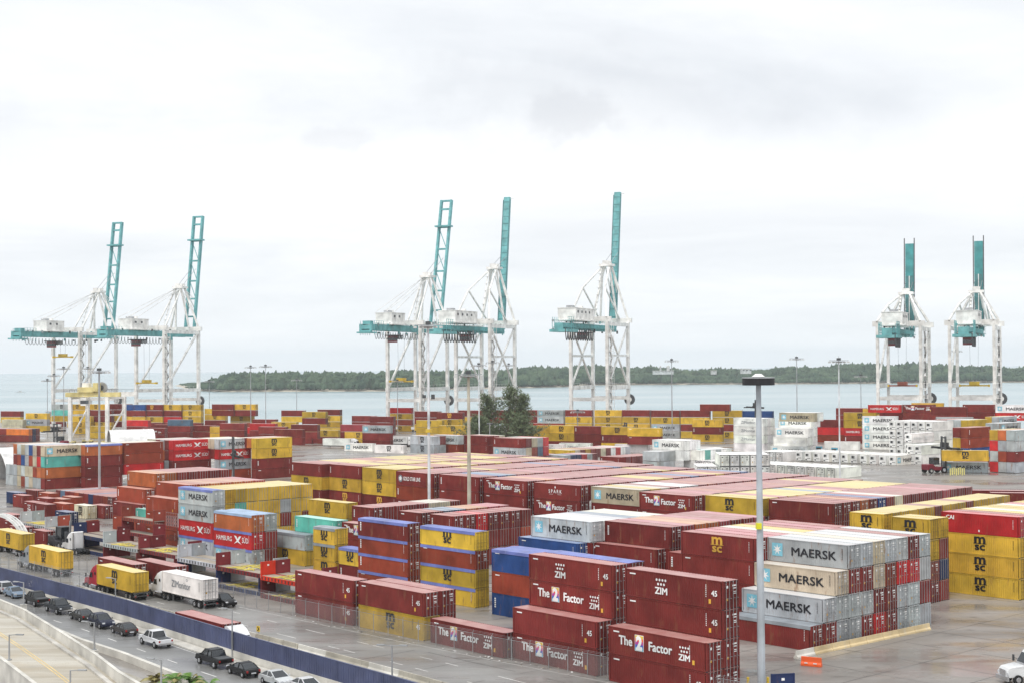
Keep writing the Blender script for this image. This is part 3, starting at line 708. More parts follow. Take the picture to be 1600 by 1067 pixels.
def keep(o, par): o.parent = par; o.matrix_parent_inverse = par.matrix_world.inverted(); return o
bpy.context.view_layer.update()
t.location = (0, 0, 0)
solid_ribbon('wall_panel', RE, .28, -.1, 2.62, PARA, t); solid_ribbon('coping', RE, .36, 2.623, 2.72, PARA, t)
solid_ribbon('kerb', off(RE, -.95), .5, 1.45, 1.72, CONC, t)
t2 = tag(empty('parapet', (0, 0, 0)), 'lower pale parapet wall at the bottom left corner', 'parapet')
solid_ribbon('wall_panel', off(LE8, -.2), .3, -.1, 2.55, PARA, t2); solid_ribbon('coping', off(LE8, -.2), .4, 2.553, 2.66, PARA, t2)
g_ = tag(solid_ribbon('median_barrier', GORE, .5, 0, .82, PARA), 'low white concrete barrier along the near edge of the highway', 'barrier')
tag(solid_ribbon('gutter_kerb', off(WALL, -1.05), 1.5, -.02, .14, PARA), kind='structure')
# verge between parapet and barrier
ribbon('verge', [(-150, 290), (-84, 219), (-54, 177), (-46, 166), (-37, 155), (-21, 135)], [(-112, 250), (-66, 194), (-51.5, 170.5), (-44, 157.8), (-39.5, 150), (-22, 120)], .02, gmat('verge_concrete', (.45, .43, .38), (.3, .28, .22), .6, .9, .4))

# blue boundary wall on a concrete base
BLUEP = mat('blue_panel', (0.068, 0.082, 0.165), 0.45, wear=.6, wear_scale=.9, wear_col=(.13, .145, .24))
bw = tag(empty('boundary_wall', (0, 0, 0)), 'long dark blue panelled wall on a white concrete base beside the highway', 'wall')
solid_ribbon('concrete_base', WALL, .34, 0, .92, PARA, bw)
pts = [Vector(p) for p in WALL]
for a, c in zip(pts, pts[1:]):
    d = c-a; n = max(1, round(d.length/7.2)); st = d/n; ang = math.atan2(d.y, d.x)
    for i in range(n):
        p = a+st*i; w = st.length; m = MB(); m.box(.06, w-.06, -.06, .06, .923, 2.96, BLUEP)
        k = int(w/.45)
        for j in range(k): m.box(.1+j*(w-.2)/k, .1+(j+.42)*(w-.2)/k, -.085, -.06, .94, 2.95, BLUEP)
        m.box(0, w, -.1, .1, 2.963, 3.04, BLUEP)
        o = m.build('panel', bw); o.location = (p.x, p.y, 0); o.rotation_euler = (0, 0, ang)
# jersey barriers
def jersey(m, w=.6):
    b = MB(); b.prism([(-.3, 0), (-.28, .18), (-.12, .34), (-.08, .82), (.08, .82), (.12, .34), (.28, .18), (.3, 0)], -1.48, 1.48, m); return b.mesh('jersey_barrier')
J1 = jersey(mat('stained_concrete', (.46, .43, .36), .85, wear=.95, wear_scale=.7, wear_col=(.07, .065, .06), bump=.3)); J2 = jersey(mat('new_concrete', (.66, .64, .58), .8, wear=.3)); J3 = jersey(mat('yellow_faded_concrete', (.66, .52, .30), .8, wear=.7, wear_scale=1.2, wear_col=(.55, .50, .42)))
pts = [Vector(p) for p in JERS[1:]]; k = 0
for a, c in zip(pts, pts[1:]):
    d = c-a; n = round(d.length/3.02)
    for i in range(n):
        p = a+d*(i+.5)/n; o = obj('jersey_barrier', [J1, J1, J2, J1, J2][(k*7) % 5]); o.location = (p.x, p.y, .008); o.rotation_euler = (0, 0, math.atan2(d.y, d.x)-math.pi/2+random.uniform(-.015, .015)); k += 1
        tag(o, 'stained grey or whitish concrete barrier block in the row behind the blue wall', 'barrier', 'concrete barriers along the service road')
a = G(1243, 1028, 0); c = G(1452, 983, 0); d = c-a; n = 8
for i in range(n):
    p = a+d*(i+.5)/n; o = obj('jersey_barrier', J2 if i == 0 else J3); o.location = (p.x, p.y, .004); o.rotation_euler = (0, 0, math.atan2(d.y, d.x)-math.pi/2); o.scale = (1, d.length/n/3.02, 1)
    tag(o, f'{ORD[i]} from the left of the yellow-white barriers before the corner block', 'barrier', 'faded yellow barriers before the corner block')
t = tag(empty('water_barrier', (*G(1268, 1040, 0), 0), R(-30)), 'bright orange plastic barrier at the end of the yellow barriers', 'barrier')
m = MB(); m.prism([(-.3, .0), (-.3, .25), (-.14, .45), (-.1, 1.0), (.1, 1.0), (.14, .45), (.3, .25), (.3, 0)], -1.15, 1.15, ORANGE); o = m.build('body', t, bevel=.03); o.rotation_euler = (0, 0, math.pi/2)
m = MB(); m.box(-.7, -.35, -.34, -.3, .3, .42, LETTER_W); m.box(.3, .7, -.34, -.3, .3, .42, LETTER_W); m.build('reflector', t)

# chain-link fence by the road
def mesh_mat():
    m = bpy.data.materials.new('chain_link'); m.use_nodes = True; nt = m.node_tree; N = nt.nodes.new; L = nt.links.new; b = nt.nodes['Principled BSDF']
    b.inputs['Base Color'].default_value = (.5, .5, .5, 1); b.inputs['Metallic'].default_value = .3; b.inputs['Roughness'].default_value = .5
    tr = N('ShaderNodeBsdfTransparent'); mx = N('ShaderNodeMixShader'); mx.inputs[0].default_value = .20; L(tr.outputs[0], mx.inputs[1]); L(b.outputs[0], mx.inputs[2]); L(mx.outputs[0], nt.nodes['Material Output'].inputs[0]); return m
CHAIN = mesh_mat()
def fence(pl, label, h=2.3, z=0.0, step=3.0):
    f = tag(empty('chain_link_fence', (pl[0][0], pl[0][1], z)), label, 'fence'); o = Vector(pl[0]); pts = [Vector(p)-o for p in pl]
    post = MB(); post.cyl((0, 0, 0), (0, 0, h+.1), .045, .045, STEEL, 6); post.bar((0, 0, h+.05), (.12, -.12, h+.4), .04, .04, STEEL); pm = post.mesh('post')
    ms = MB(); rl = MB()
    for a, c in zip(pts, pts[1:]):
        d = c-a; n = max(1, round(d.length/step))
        for i in range(n):
            p = a+d*i/n; q = obj('post', pm, f); q.location = (p.x, p.y, 0)
        ms.face([(a.x, a.y, .05), (c.x, c.y, .05), (c.x, c.y, h), (a.x, a.y, h)], CHAIN)
        rl.bar((a.x, a.y, h), (c.x, c.y, h), .05, .05, STEEL)
        for e in (.14, .28): rl.bar((a.x+e*.4, a.y-e*.4, h+e+.05), (c.x+e*.4, c.y-e*.4, h+e+.05), .02, .02, STEEL)
    ms.build('wire_mesh', f); rl.build('top_rail', f); return f
fence(FENCE, 'grey chain-link fence with barbed wire between road and containers')
fa, fb, fc = G(-30, 895, 0), G(30, 905, 0), G(100, 927, 0)
fence([tuple(Vector(p)+Vector((2.0, 2.0))) for p in [(-110, 262.5), (-78.7, 226.1), (-62, 206.5)]], 'tall chain-link fence just behind the blue wall at the left', 3.9, 0, 3.4)

# ------------------------------------------------------------------ far shore: islands with forest, buildings, boats
FOREST = mat('forest_foliage', (0.045, 0.085, 0.045), .8)
def forest_mat():
    m = bpy.data.materials.new('forest_leaves'); m.use_nodes = True; nt = m.node_tree; N = nt.nodes.new; L = nt.links.new; b = nt.nodes['Principled BSDF']
    g = N('ShaderNodeNewGeometry'); n = N('ShaderNodeTexNoise'); n.inputs['Scale'].default_value = .03; n.inputs['Detail'].default_value = 6; L(g.outputs['Position'], n.inputs['Vector'])
    r = N('ShaderNodeValToRGB'); e = r.color_ramp.elements; e[0].position = .35; e[0].color = (.035, .065, .042, 1); e[1].position = .66; e[1].color = (.095, .14, .08, 1); L(n.outputs['Fac'], r.inputs[0])
    L(r.outputs[0], b.inputs['Base Color']); b.inputs['Roughness'].default_value = .9; b.inputs['Specular IOR Level'].default_value = .1; return m
FORL = forest_mat()
SAND = mat('shore_sand', (.5, .45, .36), .9)
def island(name, shore, depth, hfun, count, seed, label):
    rnd = random.Random(seed); g = MB(); n = len(shore)
    vs = [(x, y, -2.2) for x, y in shore]+[(x+6, y+14, -.6) for x, y in shore]+[(x+40, y+depth, .5) for x, y in shore]
    g.raw(vs, [(i, i+1, n+i+1, n+i) for i in range(n-1)]+[(n+i, n+i+1, 2*n+i+1, 2*n+i) for i in range(n-1)], SAND); g.smooth = False
    tag(g.build('island_ground'), kind='structure')
    f = MB(); segs = [(Vector(a), Vector(c)) for a, c in zip(shore, shore[1:])]; Ls = [(c-a).length for a, c in segs]; tot = sum(Ls)
    ico = bmesh.new(); bmesh.ops.create_icosphere(ico, subdivisions=1, radius=1.0); iv = [v.co.copy() for v in ico.verts]; fi = [tuple(v.index for v in q.verts) for q in ico.faces]; ico.free()
    for _ in range(count):
        s = rnd.random()*tot; k = 0
        while s > Ls[k]: s -= Ls[k]; k += 1
        a, c = segs[k]; dd = rnd.random()**1.6; p = a+(c-a)*(s/Ls[k])+Vector((4, 1)).normalized()*rnd.uniform(-5, 5)+Vector((.1, 1))*(8+dd*(depth-12))
        hh = hfun(p.x, dd)*rnd.uniform(.84, 1.07)
        if hh < 2: continue
        for j in range(3):
            w = hh*rnd.uniform(.16, .26)+1.5; cz = hh*(.35+.25*j)*rnd.uniform(.85, 1.05); o = Vector((p.x+rnd.uniform(-w, w)*.7, p.y+rnd.uniform(-w, w)*.7, cz)); w *= (1.35-.28*j)
            rv = [1+rnd.uniform(-.32, .32) for _ in iv]
            f.raw([o+Vector((v.x*w*q, v.y*w*q, v.z*(hh-cz if v.z > 0 else cz*.8)*q*.95)) for v, q in zip(iv, rv)], fi, FORL)
    tag(f.build('forest'), label, 'forest', None, 'stuff')
def mg(x): return at_depth(x, 600, 1).x/1.0
def SH(lst): return [tuple(G(x, y, -2)) for x, y in lst]
island('island', SH([(272, 602), (300, 610), (345, 612), (470, 611.5), (600, 611), (760, 607), (900, 604)]), 260,
       lambda x, d: (3+22*min(1, max(0, (x+560)/120)))*(.45 if d < .12 else .75 if d < .35 else 1.0), 2200, 3, 'dark green wood of tall pines on the nearer island')
island('island', SH([(560, 603), (800, 602.5), (1000, 601), (1300, 599.5), (1620, 597), (1800, 596)]), 420,
       lambda x, d: 26*(.4 if d < .15 else .62 if d < .55 else 1.0)+4*math.sin(x*.011)+2*math.sin(x*.05), 4200, 4, 'long hazy green wood along the far shore')
BW = mat('far_white_wall', (.55, .56, .55), .7)
def far_building(x, y, w, h, Y, label, cyl=False):
    p = at_depth(x, y, Y); k = Y/2300
    t = tag(empty('far_building' if not cyl else 'storage_tower', (p.x, Y, p.z)), label, 'building' if not cyl else 'tower'); m = MB()
    if cyl: m.cyl((0, 0, -4), (0, 0, h*k), w*k/2, w*k/2, BW, 12); m.build('wall', t); r = MB(); r.cyl((0, 0, h*k), (0, 0, h*k+1.5), w*k/2+.3, .5, CONC, 12); r.build('roof', t)
    else:
        m.box(-w*k/2, w*k/2, -6, 6, -4, h*k, BW); m.build('wall', t); r = MB(); r.box(-w*k/2-.6, w*k/2+.6, -6.6, 6.6, h*k+.01, h*k+1.0, CONC); r.build('roof', t)
        q = MB(); [q.box(-w*k/2+3+i*6, -w*k/2+6+i*6, -6.1, -6.02, h*k*.3, h*k*.7, GLASS) for i in range(int(w*k/6))]; q.build('window_band', t)
far_building(1032, 576, 3, 3.5, 2620, 'slim white tower on the far shore, left of the pair', True)
far_building(1044, 577, 5, 5, 2600, 'broad white tower on the far shore, right of the pair', True)
far_building(1036, 581, 32, 1.6, 2590, 'low white building at the foot of the two towers'); far_building(1165, 580, 16, 3.5, 2590, 'white block building on the far shore by the black lamp ring'); far_building(1115, 581, 8, 1.8, 2600, 'small white building between the towers and the white block')
def boat(x, y, L, label):
    p = G(x, y, -2); t = tag(empty('boat', (p.x, p.y, -2), R(8)), label, 'boat'); m = MB()
    m.raw([(-L/2, -L*.1, .9), (L*.35, -L*.1, 1.0), (L/2, 0, 1.2), (L*.35, L*.1, 1.0), (-L/2, L*.1, .9), (-L/2, -L*.07, -.2), (L*.33, -L*.06, -.2), (L*.33, L*.06, -.2), (-L/2, L*.07, -.2)], [(0, 1, 6, 5), (1, 2, 6), (2, 3, 7), (6, 2, 7), (3, 4, 8, 7), (4, 0, 5, 8), (0, 4, 3, 2, 1)], WHITE); m.build('hull', t)
    c = MB(); c.box(-L*.2, L*.12, -L*.06, L*.06, 1.0, 2.6, WHITE); c.box(-L*.19, L*.125, -L*.062, L*.062, 1.7, 2.3, GLASS); c.build('cabin', t)
boat(32, 613, 14, 'small white boat on open water at the left edge'); boat(1262, 597.5, 34, 'long white barge moored under the far shore'); boat(462, 607, 12, 'small white boat near the pine-covered island')
# ------------------------------------------------------------------ the stacks, each placed from its nearest top corner
B = blk
# near row beside the chain-link fence
B('tall stack by roadside fence', 950.7, 976.4, 2, ['2:mF m5T', '4:mZ m5 m m'], 49, 13.72)
B('left twin stack by roadside fence', 801, 947.5, 2, ['2:m5 mF', '4:mZ mF m m', '4:ma m m m'], 49, 13.72)
B('single container by roadside fence', 672.5, 965, 1, ['mF'], 49, 13.72)
B('low stack left of single container', 560, 907.5, 2, ['2:m5 yM', '2:m5 m'], 49, 13.72)
B('low stack ending flat rack row', 461, 890, 2, ['m5 m5'], 49, 13.72)
# open-top stacks behind
B('four-high blue-trimmed stack', 559.4, 808.5, 4, ['maT raT raT ra'], 48, 12.19, 2.6)
B('four-high yellow and rust stack', 656.4, 820.5, 4, ['yMa ra yMa ya'], 48, 12.19, 2.6)
B('blue and rust stack behind twin', 768, 857, 3, ['3:ba r bT', '3:ba b b'], 48)
B('short yellow stack, grey tarp', 489.3, 821.5, 3, ['yMc yMc yM'], 48, 6.06, 2.6)
B('low pair beside short yellow stack', 528.9, 854, 2, ['yMa mT'], 48, 6.06, 2.6)
B('pair under grey frame', 415, 827, 2, ['gc yM'], 48, 12.19, 2.6)
B('four-high white and red stack', 278.6, 759.8, 4, ['gKa gK dH gKa'], 48)
B('stack right of four-high white', 334, 797, 3, ['3:obT dHa gKa', '3:gb m m'], 48)
B('wall of yellow doors', 349, 764.8, 4, ['yM y ya y', '4:y t y y', '4:y y y y', '4:y y y y', '4:y y y y', '4:y g m y', '4:y y y y', '4:y y m y'], 48, 12.19, 2.6, 'FR')
B('small stack behind turquoise container', 481.8, 778.8, 3, ['yM y'], 48)
B('stack of turquoise container', 460.4, 805, 3, ['tT t'], 48, 12.19, 2.6)
B('stack behind four-high blue-trimmed', 533.9, 814.6, 3, ['mF m'], 48, 12.19, 2.6)
B('left bay of small doors block', 550, 789.3, 3, ['mT m', 'm m', 'm m', 'm m', 'm m', 'c c', 'c m', 'm m'], 48, 6.06)
B('middle bay of small doors block', 622.6, 796.9, 3, ['m m m', 'm m', 's m', 's m', 'o m', 'o m', 'p m', 'p m'], 48, 6.06)
B('right bay of small doors block', 671.5, 802, 3, ['mT m m', 'm m m', 'd m m', 'm m m', 'm m m', 'm m p', 'm r r'], 48, 6.06)
# white-logo bays in front of the long block
B('stepped front of grey bay', 810, 837.5, 3, ['3:b b'], 48)
B('grey bay before long block', 830, 805, 4, ['4:gKn m', 'w', 'g', 's', 'c', 'c'], 48)
B('stepped front of middle bay', 923.8, 846, 3, ['3:m m m'], 48)
B('middle maroon bay before long block', 945, 812.5, 4, ['4:mT m', 'p', 'o', 'o', 'p', 'm', 'm', 'p'], 48)
B('stepped front of right bay', 1043.8, 861, 3, ['3:mT m m'], 48)
B('right maroon bay before long block', 1063.8, 828.8, 4, ['4:mM m m', 'p', 'p', 'c', 'y', 'm', 'p', 'm'], 48)
# corner block behind the yellow barriers
B('corner block behind yellow barriers', 1198.4, 838.2, 4, ['1:mc', '2:gK m', '3:nK g g', '4:gK m g g', '4:g m g m', '4:n n m d', '4:g rH m m', '4:g dH g g', '4:m dH g g', '4:g g m g'], 48, v0=-3)
# right-hand block
B('right block, left yellow bay', 1327.5, 798.8, 4, ['yM m y m', 'y', 'y y m m', 'y m m y', 'y m y m', 'y m m m', 'm y m m', 'y', 'y', 'y', 'm', 'y', 'y', 'y', 'y', 'y'], 44, 5.5)
B('right block, right yellow bay', 1392.5, 806, 4, ['yM yM r m', 'y m k m'], 47, 6.06)
B('right edge stack on wet yard', 1471, 798, 4, ['dC yM yM yM']+[a+' y m m' if k % 2 else a+' m y m' for k, a in enumerate(['m', 'y', 'c', 'y', 'y', 'c', 'p', 'y', 'y', 'p', 'c', 'm'])], 47.5, 12.19)
# the long block: eleven bays of maroon and yellow
B('first long-block bay from left', 454.8, 720.9, 4, ['mT yM m m', 'm y', 'm', 'y', 'y', 'y', '~y14'], 48, g=0)
B('second long-block bay', 513.8, 724, 4, ['mT yM mM m', 'm', 'y', 'y', 'm', 'y', '~y14'], 48, g=0)
B('third long-block bay', 566, 728.8, 4, ['yM yM mM m', 'y', 'y', 'y', 'm', '~y15'], 48, g=0)
B('fourth long-block bay', 618.8, 735, 4, ['mG rT m m', 'm', 'm', 'p', '~17'], 48, g=0)
B('fifth long-block bay', 686, 740, 4, ['mT m m m', 'm', 'b', 's', '~16'], 48, g=0)
B('sixth long-block bay', 756, 746, 4, ['mF m m m', 'm', 'o', 'p', '~15'], 48, g=0)
B('seventh long-block bay', 833.8, 752.5, 4, ['mS mF m m', 'm', 'p', '~16'], 48, g=0)
B('eighth long-block bay', 923.8, 758.8, 4, ['nK mT m', 'y', 'n', 'm', 'w', 'w', '~13'], 48, g=0)
B('ninth long-block bay', 998.8, 767.5, 4, ['mF m m', 'm', 'p', 'm', '~15'], 48, g=0)
B('tenth long-block bay', 1095, 772, 4, ['yM m', 'y', 'p', 'y', 'y', 'y', 'y', 's', 'y', 'p', 'm', 'y', 'y', 'y', 'y', 'y', 'y'], 48, g=0)
B('last long-block bay', 1201, 779, 4, ['m mT m m']+[a+' m m m' for a in 'mmombmcmmmmmpmmm'], 46, g=0)
# left yard, rotated blocks
B('left-most grey-ended block', 69.7, 696.4, 4, ['4:nK tT oT m', '4:m d o g', '4:n n r g', '4:b r n n', '4:g g n g', '4:n b g r', '4:g r n n', '4:o m g g', '2:g g', '2:g g'], -42, 11.2)
B('second left bay, blue tarp', 133, 695, 4, ['oaT mT m m', 'n', 'g', 'c', 'c'], -42, 10.9)
B('third left bay, plain rust', 193, 691.8, 4, ['r r d', 'c', 'c', 'c'], -42)
B('swoosh-marked left bay', 270.4, 687.6, 4, ['4:dH dH mT', '4:m m g', '4:g o m', '4:m g m', 'c', 'c'], -42)
B('left bay beside yellow stack', 342, 685.7, 4, ['gK dH gK r', '4:n m', 'c', 'c', 'c'], -42, 10.6)
B('yellow and maroon end stack', 400, 684.5, 4, ['yM yM mT m', 'o', 'm', 'c'], -42)
B('rust row above white truck', 198.8, 735, 4, ['oT r', 'o m', 'm m', 'm m', 'm m', 'm m', 'm m'], 48)
B('rust bay behind grey stack', 244, 751.6, 4, ['r r', 'r', 'o', 'r', 'o', 'r', 'p'], 48, h=2.7)
B('rust stack by light mast', 182.5, 759, 3, ['rT r m'], 48)
B('rust pair in front of mast', 176, 782, 2, ['m r'], 48)
B('rust stack left of four-high white', 227.7, 774, 3, ['r5 r r'], 48)
B('small stack below rust stack', 212, 793, 2, ['tT m'], 48, 6.06, 2.6)
B('low maroon row by grey-ended block', 176, 776, 1, ['m', 'r', 'm', 'm', 'k', 'm', 'm', 'r', 'm', 'm', 's', 'm'], -42, cool='door')
for i, (x, y, t, q) in enumerate([(10, 767, 'k', 'far left blue'), (20, 771.5, 'm', 'left open'), (40, 763.5, 'm', 'rear'), (60, 768, 'r', 'rear middle'), (36.5, 782, 'mZ', 'front'), (54, 785, 'mT', 'front middle'),
                                   (57, 776, 'm', 'inner'), (79, 777, 'r', 'inner right'), (97, 774, 'r', 'rear right'), (82, 784, 'r', 'open-door'), (116, 787, 'cM', 'lone pale'), (143, 787, 'm', 'right'), (86, 797, 'k', 'low')]):
    B(q + ' one among short containers', x, y, 1, [t], 48, 6.06)
for i, (x, y) in enumerate([(0, 801), (6, 812), (-8, 806), (14, 820)]):
    B(['rear', 'middle', 'outer', 'front'][i] + ' one under white arch frame', x, y, 1, ['m'], 48, 6.06)
B('lone container behind the yellow truck', 50, 826, 1, ['m'], 48, 6.06)
B('pale container under folded racks', 239, 822.8, 1, ['gK'], 48)
B('inner container under the left shelter', 2, 716, 1, ['m', 'm'], -42)
# middle distance
B('mid-distance grey and rust bay', 641, 679.5, 3, ['gM gM', 'm g'], 46)
B('mid-distance grey-topped bay', 677.7, 678.5, 3, ['gK rT', 'm m'], 46)
B('mid-distance maroon bay', 723, 679, 3, ['mT mT', 'm m', 'c'], 46)
B('mid-distance bay left of white ends', 770.6, 683, 3, ['mT gK', '3:m n', '3:n r', '3:g s', '3:d d'], 46)
B('low yellow row behind long block', 792, 708, 1, ['yM', 'm', 'm', 'm'], 46)
B('low grey container behind long block', 853, 709.4, 1, ['gT', 'k', 'k', 'd', 'g', 'm'], 46, 8.5)
B('low maroon row behind long block', 937.5, 712, 1, ['mT', 'm', 'm', 'm', 'm', 'm', 'm'], 46, 8.5)
B('cream-roofed row behind', 850, 701, 1, ['y', 'c', 'm', 'y', 'm', 'm', 'c', 'm', 'w', 'd', 'w', 'g'], 46)
B('reefer bay with star, mid yard', 1019, 686, 3, ['wK wM', 'w w', 'w w'], 46)
B('grey doors left of reefers', 1004, 704, 2, ['g g', 'g g', 'g g'], 46, 6.06)
B('row of pale doors', 1068, 702, 2, ['w w', 't t', 'w w', 'g w', 'w w', 'w w'], 46, 6.06)
B('six white doors by lamp mast', 1203, 709.4, 3, ['w w', 'w w', 'w w', 'w w', 'w w'], -88, 12.19)
B('low white doors by lamp mast', 1121, 728, 2, ['w', 'w'], -88)
B('grey-lettered reefer stack', 1146, 652.5, 4, ['4:wO wO wO w', '4:w w w w', '4:w w w w'], 40)
for i, (x, y, n, t) in enumerate([(1217.5, 644, 5, 'nK'), (1216, 653.5, 4, 'wK'), (1210.6, 668, 3, 'wK'), (1208, 682, 2, 'wH'), (1204, 696, 1, 'wK')]):
    B(['topmost', 'next-to-top', 'middle', 'fourth', 'lowest'][i] + ' of the stepped reefer pile', x, y, n, ['%d:%s' % (n, t), '%d:w' % n, '%d:w' % n], 34)
B('four white doors right of lamp mast', 1222, 706, 1, ['w', 'w', 'w', 'w'], -42)
B('maroon stack behind blue trailers', 1277, 655, 3, ['m d r'], 22)
B('grey reefer behind blue trailers', 1287.6, 689, 1, ['wT'], 22)
B('yellow and red rear stack', 1318, 644, 4, ['yM yM dH mT'], 22)
B('maroon rear stack at right', 1306, 637, 4, ['mT m', 'm m'], 22)
B('yellow-topped rear stack', 1348, 638, 4, ['yM'], 22); B('red-topped rear stack', 1356, 632, 5, ['dH', 'n'], 22)
B('star-marked reefer stack', 1347, 649.6, 4, ['wK wK wK wK'], 22)
B('upper reefer wall', 1457, 658.5, 4, ['wT w w w', 'w w w w', 'w w w w', 'w w w w', 'w w w w', 'w w w w'], -42, cool=True, W=2.7)
B('lower reefer steps', 1425, 677, 3, ['wH w w'], -42, cool=True)
B('lowest reefer step', 1440, 695, 2, ['w w', 'w w'], -42, cool=True)
B('cooling-unit row on the ground', 1400, 711.5, 1, ['wK', 'w*10'], -42, cool=True, W=3.4)
B('white row nearest the long block', 1304, 730.7, 1, ['wT', 'w*14'], -42, W=3.3)
B('right tall rust stack', 1512.7, 668, 4, ['rT rT b r', 'm y y m'], -42, 12.19, g=3.0)
B('bay right of tall rust stack', 1563, 661, 4, ['gK gK yM dH', 'g n'], -42, 12.19, g=3.0)
B('small corner stack, far right', 1585, 672, 4, ['g g m g', 'o g r g', 'y d g d'], -42, 12.19, g=3.0)
B('row behind tall rust stack', 1512, 656, 4, ['y', 'g', 'g', 'm', 'm'], -42, g=3.0)
B('grey row behind tall rust stack', 1560, 651, 4, ['gK', 'y'], -42, g=3.0)
B('container in the loader grip', 1472, 703, 1, ['yM'], 12, g=3.0, hz=3.4)
B('container under the loader grip', 1472, 721, 1, ['gK'], 12, g=3.0)
B('low maroon row by lamp mast, right', 1501, 765, 3, ['m'], 12, h=2.9); B('low maroon end row, right', 1548, 769, 3, ['m'], 12)
# quay-side rows, seen almost side-on
FAR = [  # x, y, tiers, tokens
 ('fourth quay row', [(800.5, 640, 4, 'mM m d m'), (839.5, 640, 4, 'gK gK r m'), (883, 640, 4, 'mT yM y m'), (929, 640, 4, 'yM yM yM y'), (972, 640, 4, 'm yM yM d'), (1017.5, 640.5, 4, 'm yM gK gK'), (1063.5, 640.5, 4, 'm y m y'), (1113, 640.5, 4, 'yM yM m yM'), (1160, 641.5, 4, 'b b'), (759, 640.5, 4, 'm m'), (716, 640.5, 4, 'm y m'), (682, 644, 4, 'mM yM y'), (647.5, 642, 4, 'm m y')]),
 ('third quay row', [(811, 664, 3, 'yM y m'), (853, 664, 3, 'yM yM m'), (897, 665, 3, 'mT m m'), (939, 666, 3, 'yM mT y'), (980, 668, 3, 'y m'), (1081.5, 655, 3, 'yM mT yM'), (650, 656, 3, 'yM y y'), (685, 664, 3, 'yM y'), (1093.5, 631, 5, 'm')]),
 ('quay row left of pine', [(607.6, 636.5, 4, 'd yM r yM m'), (496, 639.3, 4, 'm yM yM y'), (472, 642.7, 4, 'yM m'), (439.5, 640.6, 4, 'm y'), (549.6, 649, 3, 'm m'), (578, 650, 3, 'm m m'), (531.7, 662.6, 3, 'pT m y'), (566, 664.3, 3, 'gK m m'), (538.5, 674, 2, 'yM y'), (556, 680, 1, 'y')]),
 ('front quay row, centre left', [(423.7, 658.5, 3, 'yM m'), (454.6, 662.6, 3, 'm m'), (403.7, 666, 3, 'm m'), (427.8, 670, 3, 'm m'), (447, 671, 2, 'yM m'), (488.3, 671, 2, 'yM m'), (394, 654.4, 3, 'm d'), (390, 661, 3, 'd m')]),
 ('rear quay row, left', [(194.4, 631.7, 5, 'b m y m'), (221, 631.7, 5, 'mM m yM m'), (250, 631.7, 5, 'yM m d m'), (280.4, 631.7, 5, 'yM yM yM m'), (319.6, 638, 4, 'yM yM m m'), (331, 631, 5, 'm m'), (365, 631, 5, 'yM m'), (360, 640, 4, 'mT yM yM'), (171, 630.6, 5, 'm m y m'), (134, 631, 5, 'yM m y y'), (105, 631, 5, 'yM y y y'), (142, 640.6, 4, 'm m yM'), (80.6, 631, 5, 'gM t y'), (71, 642, 3, 'gK y m'), (40, 645, 4, 'yM gK y'), (1, 641.8, 4, 'm y'), (2.5, 655, 3, 'cT c')]),
 ('front quay row, left', [(195.8, 655.8, 3, 'd m'), (261.8, 655, 3, 's mT m'), (240, 662.6, 2, 'm m'), (265, 663.7, 2, 'mT m'), (303, 664, 2, 'mT m'), (195, 665.4, 2, 'm m'), (221, 668, 2, 'mF m'), (206, 672, 1, 'yM'), (284.5, 673.6, 1, 'r'), (303.8, 673.6, 1, 'yM'), (325, 675, 1, 'm'), (328, 666, 2, 'y y'), (343, 660.6, 3, 'm m'), (370, 666.8, 2, 'dT m'), (379, 660, 2, 'r m'), (110, 650, 3, 'yM yM yM'), (139, 665, 2, 'y y'), (165, 672, 2, 'm m')]),
 ('orange-fronted row, far left', [(10, 669.4, 2, 'f m'), (-20, 669, 2, 'm m')]),
 ('rear quay row, right', [(1374, 640, 4, 'm m'), (1394, 641, 4, 'm m'), (1409, 631.7, 5, 'mF m'), (1455, 635, 5, 'm m'), (1504, 631.5, 5, 'mT mT m'), (1555, 632, 5, 'wK dH'), (1422, 641.5, 4, 'm m'), (1424, 629, 5, 'y'), (1462, 651, 4, 'gT d'), (1380, 643, 4, 'm')]),
]
for ph, lst in FAR:
    for i, (x, y, n, t) in enumerate(sorted(lst)):
        B(f'{ORD[i]} stack of {ph}', x, y, n, [t] if len(lst) > 2 else [t, 'k k', 'm m'], 22)
flush_containers(300)
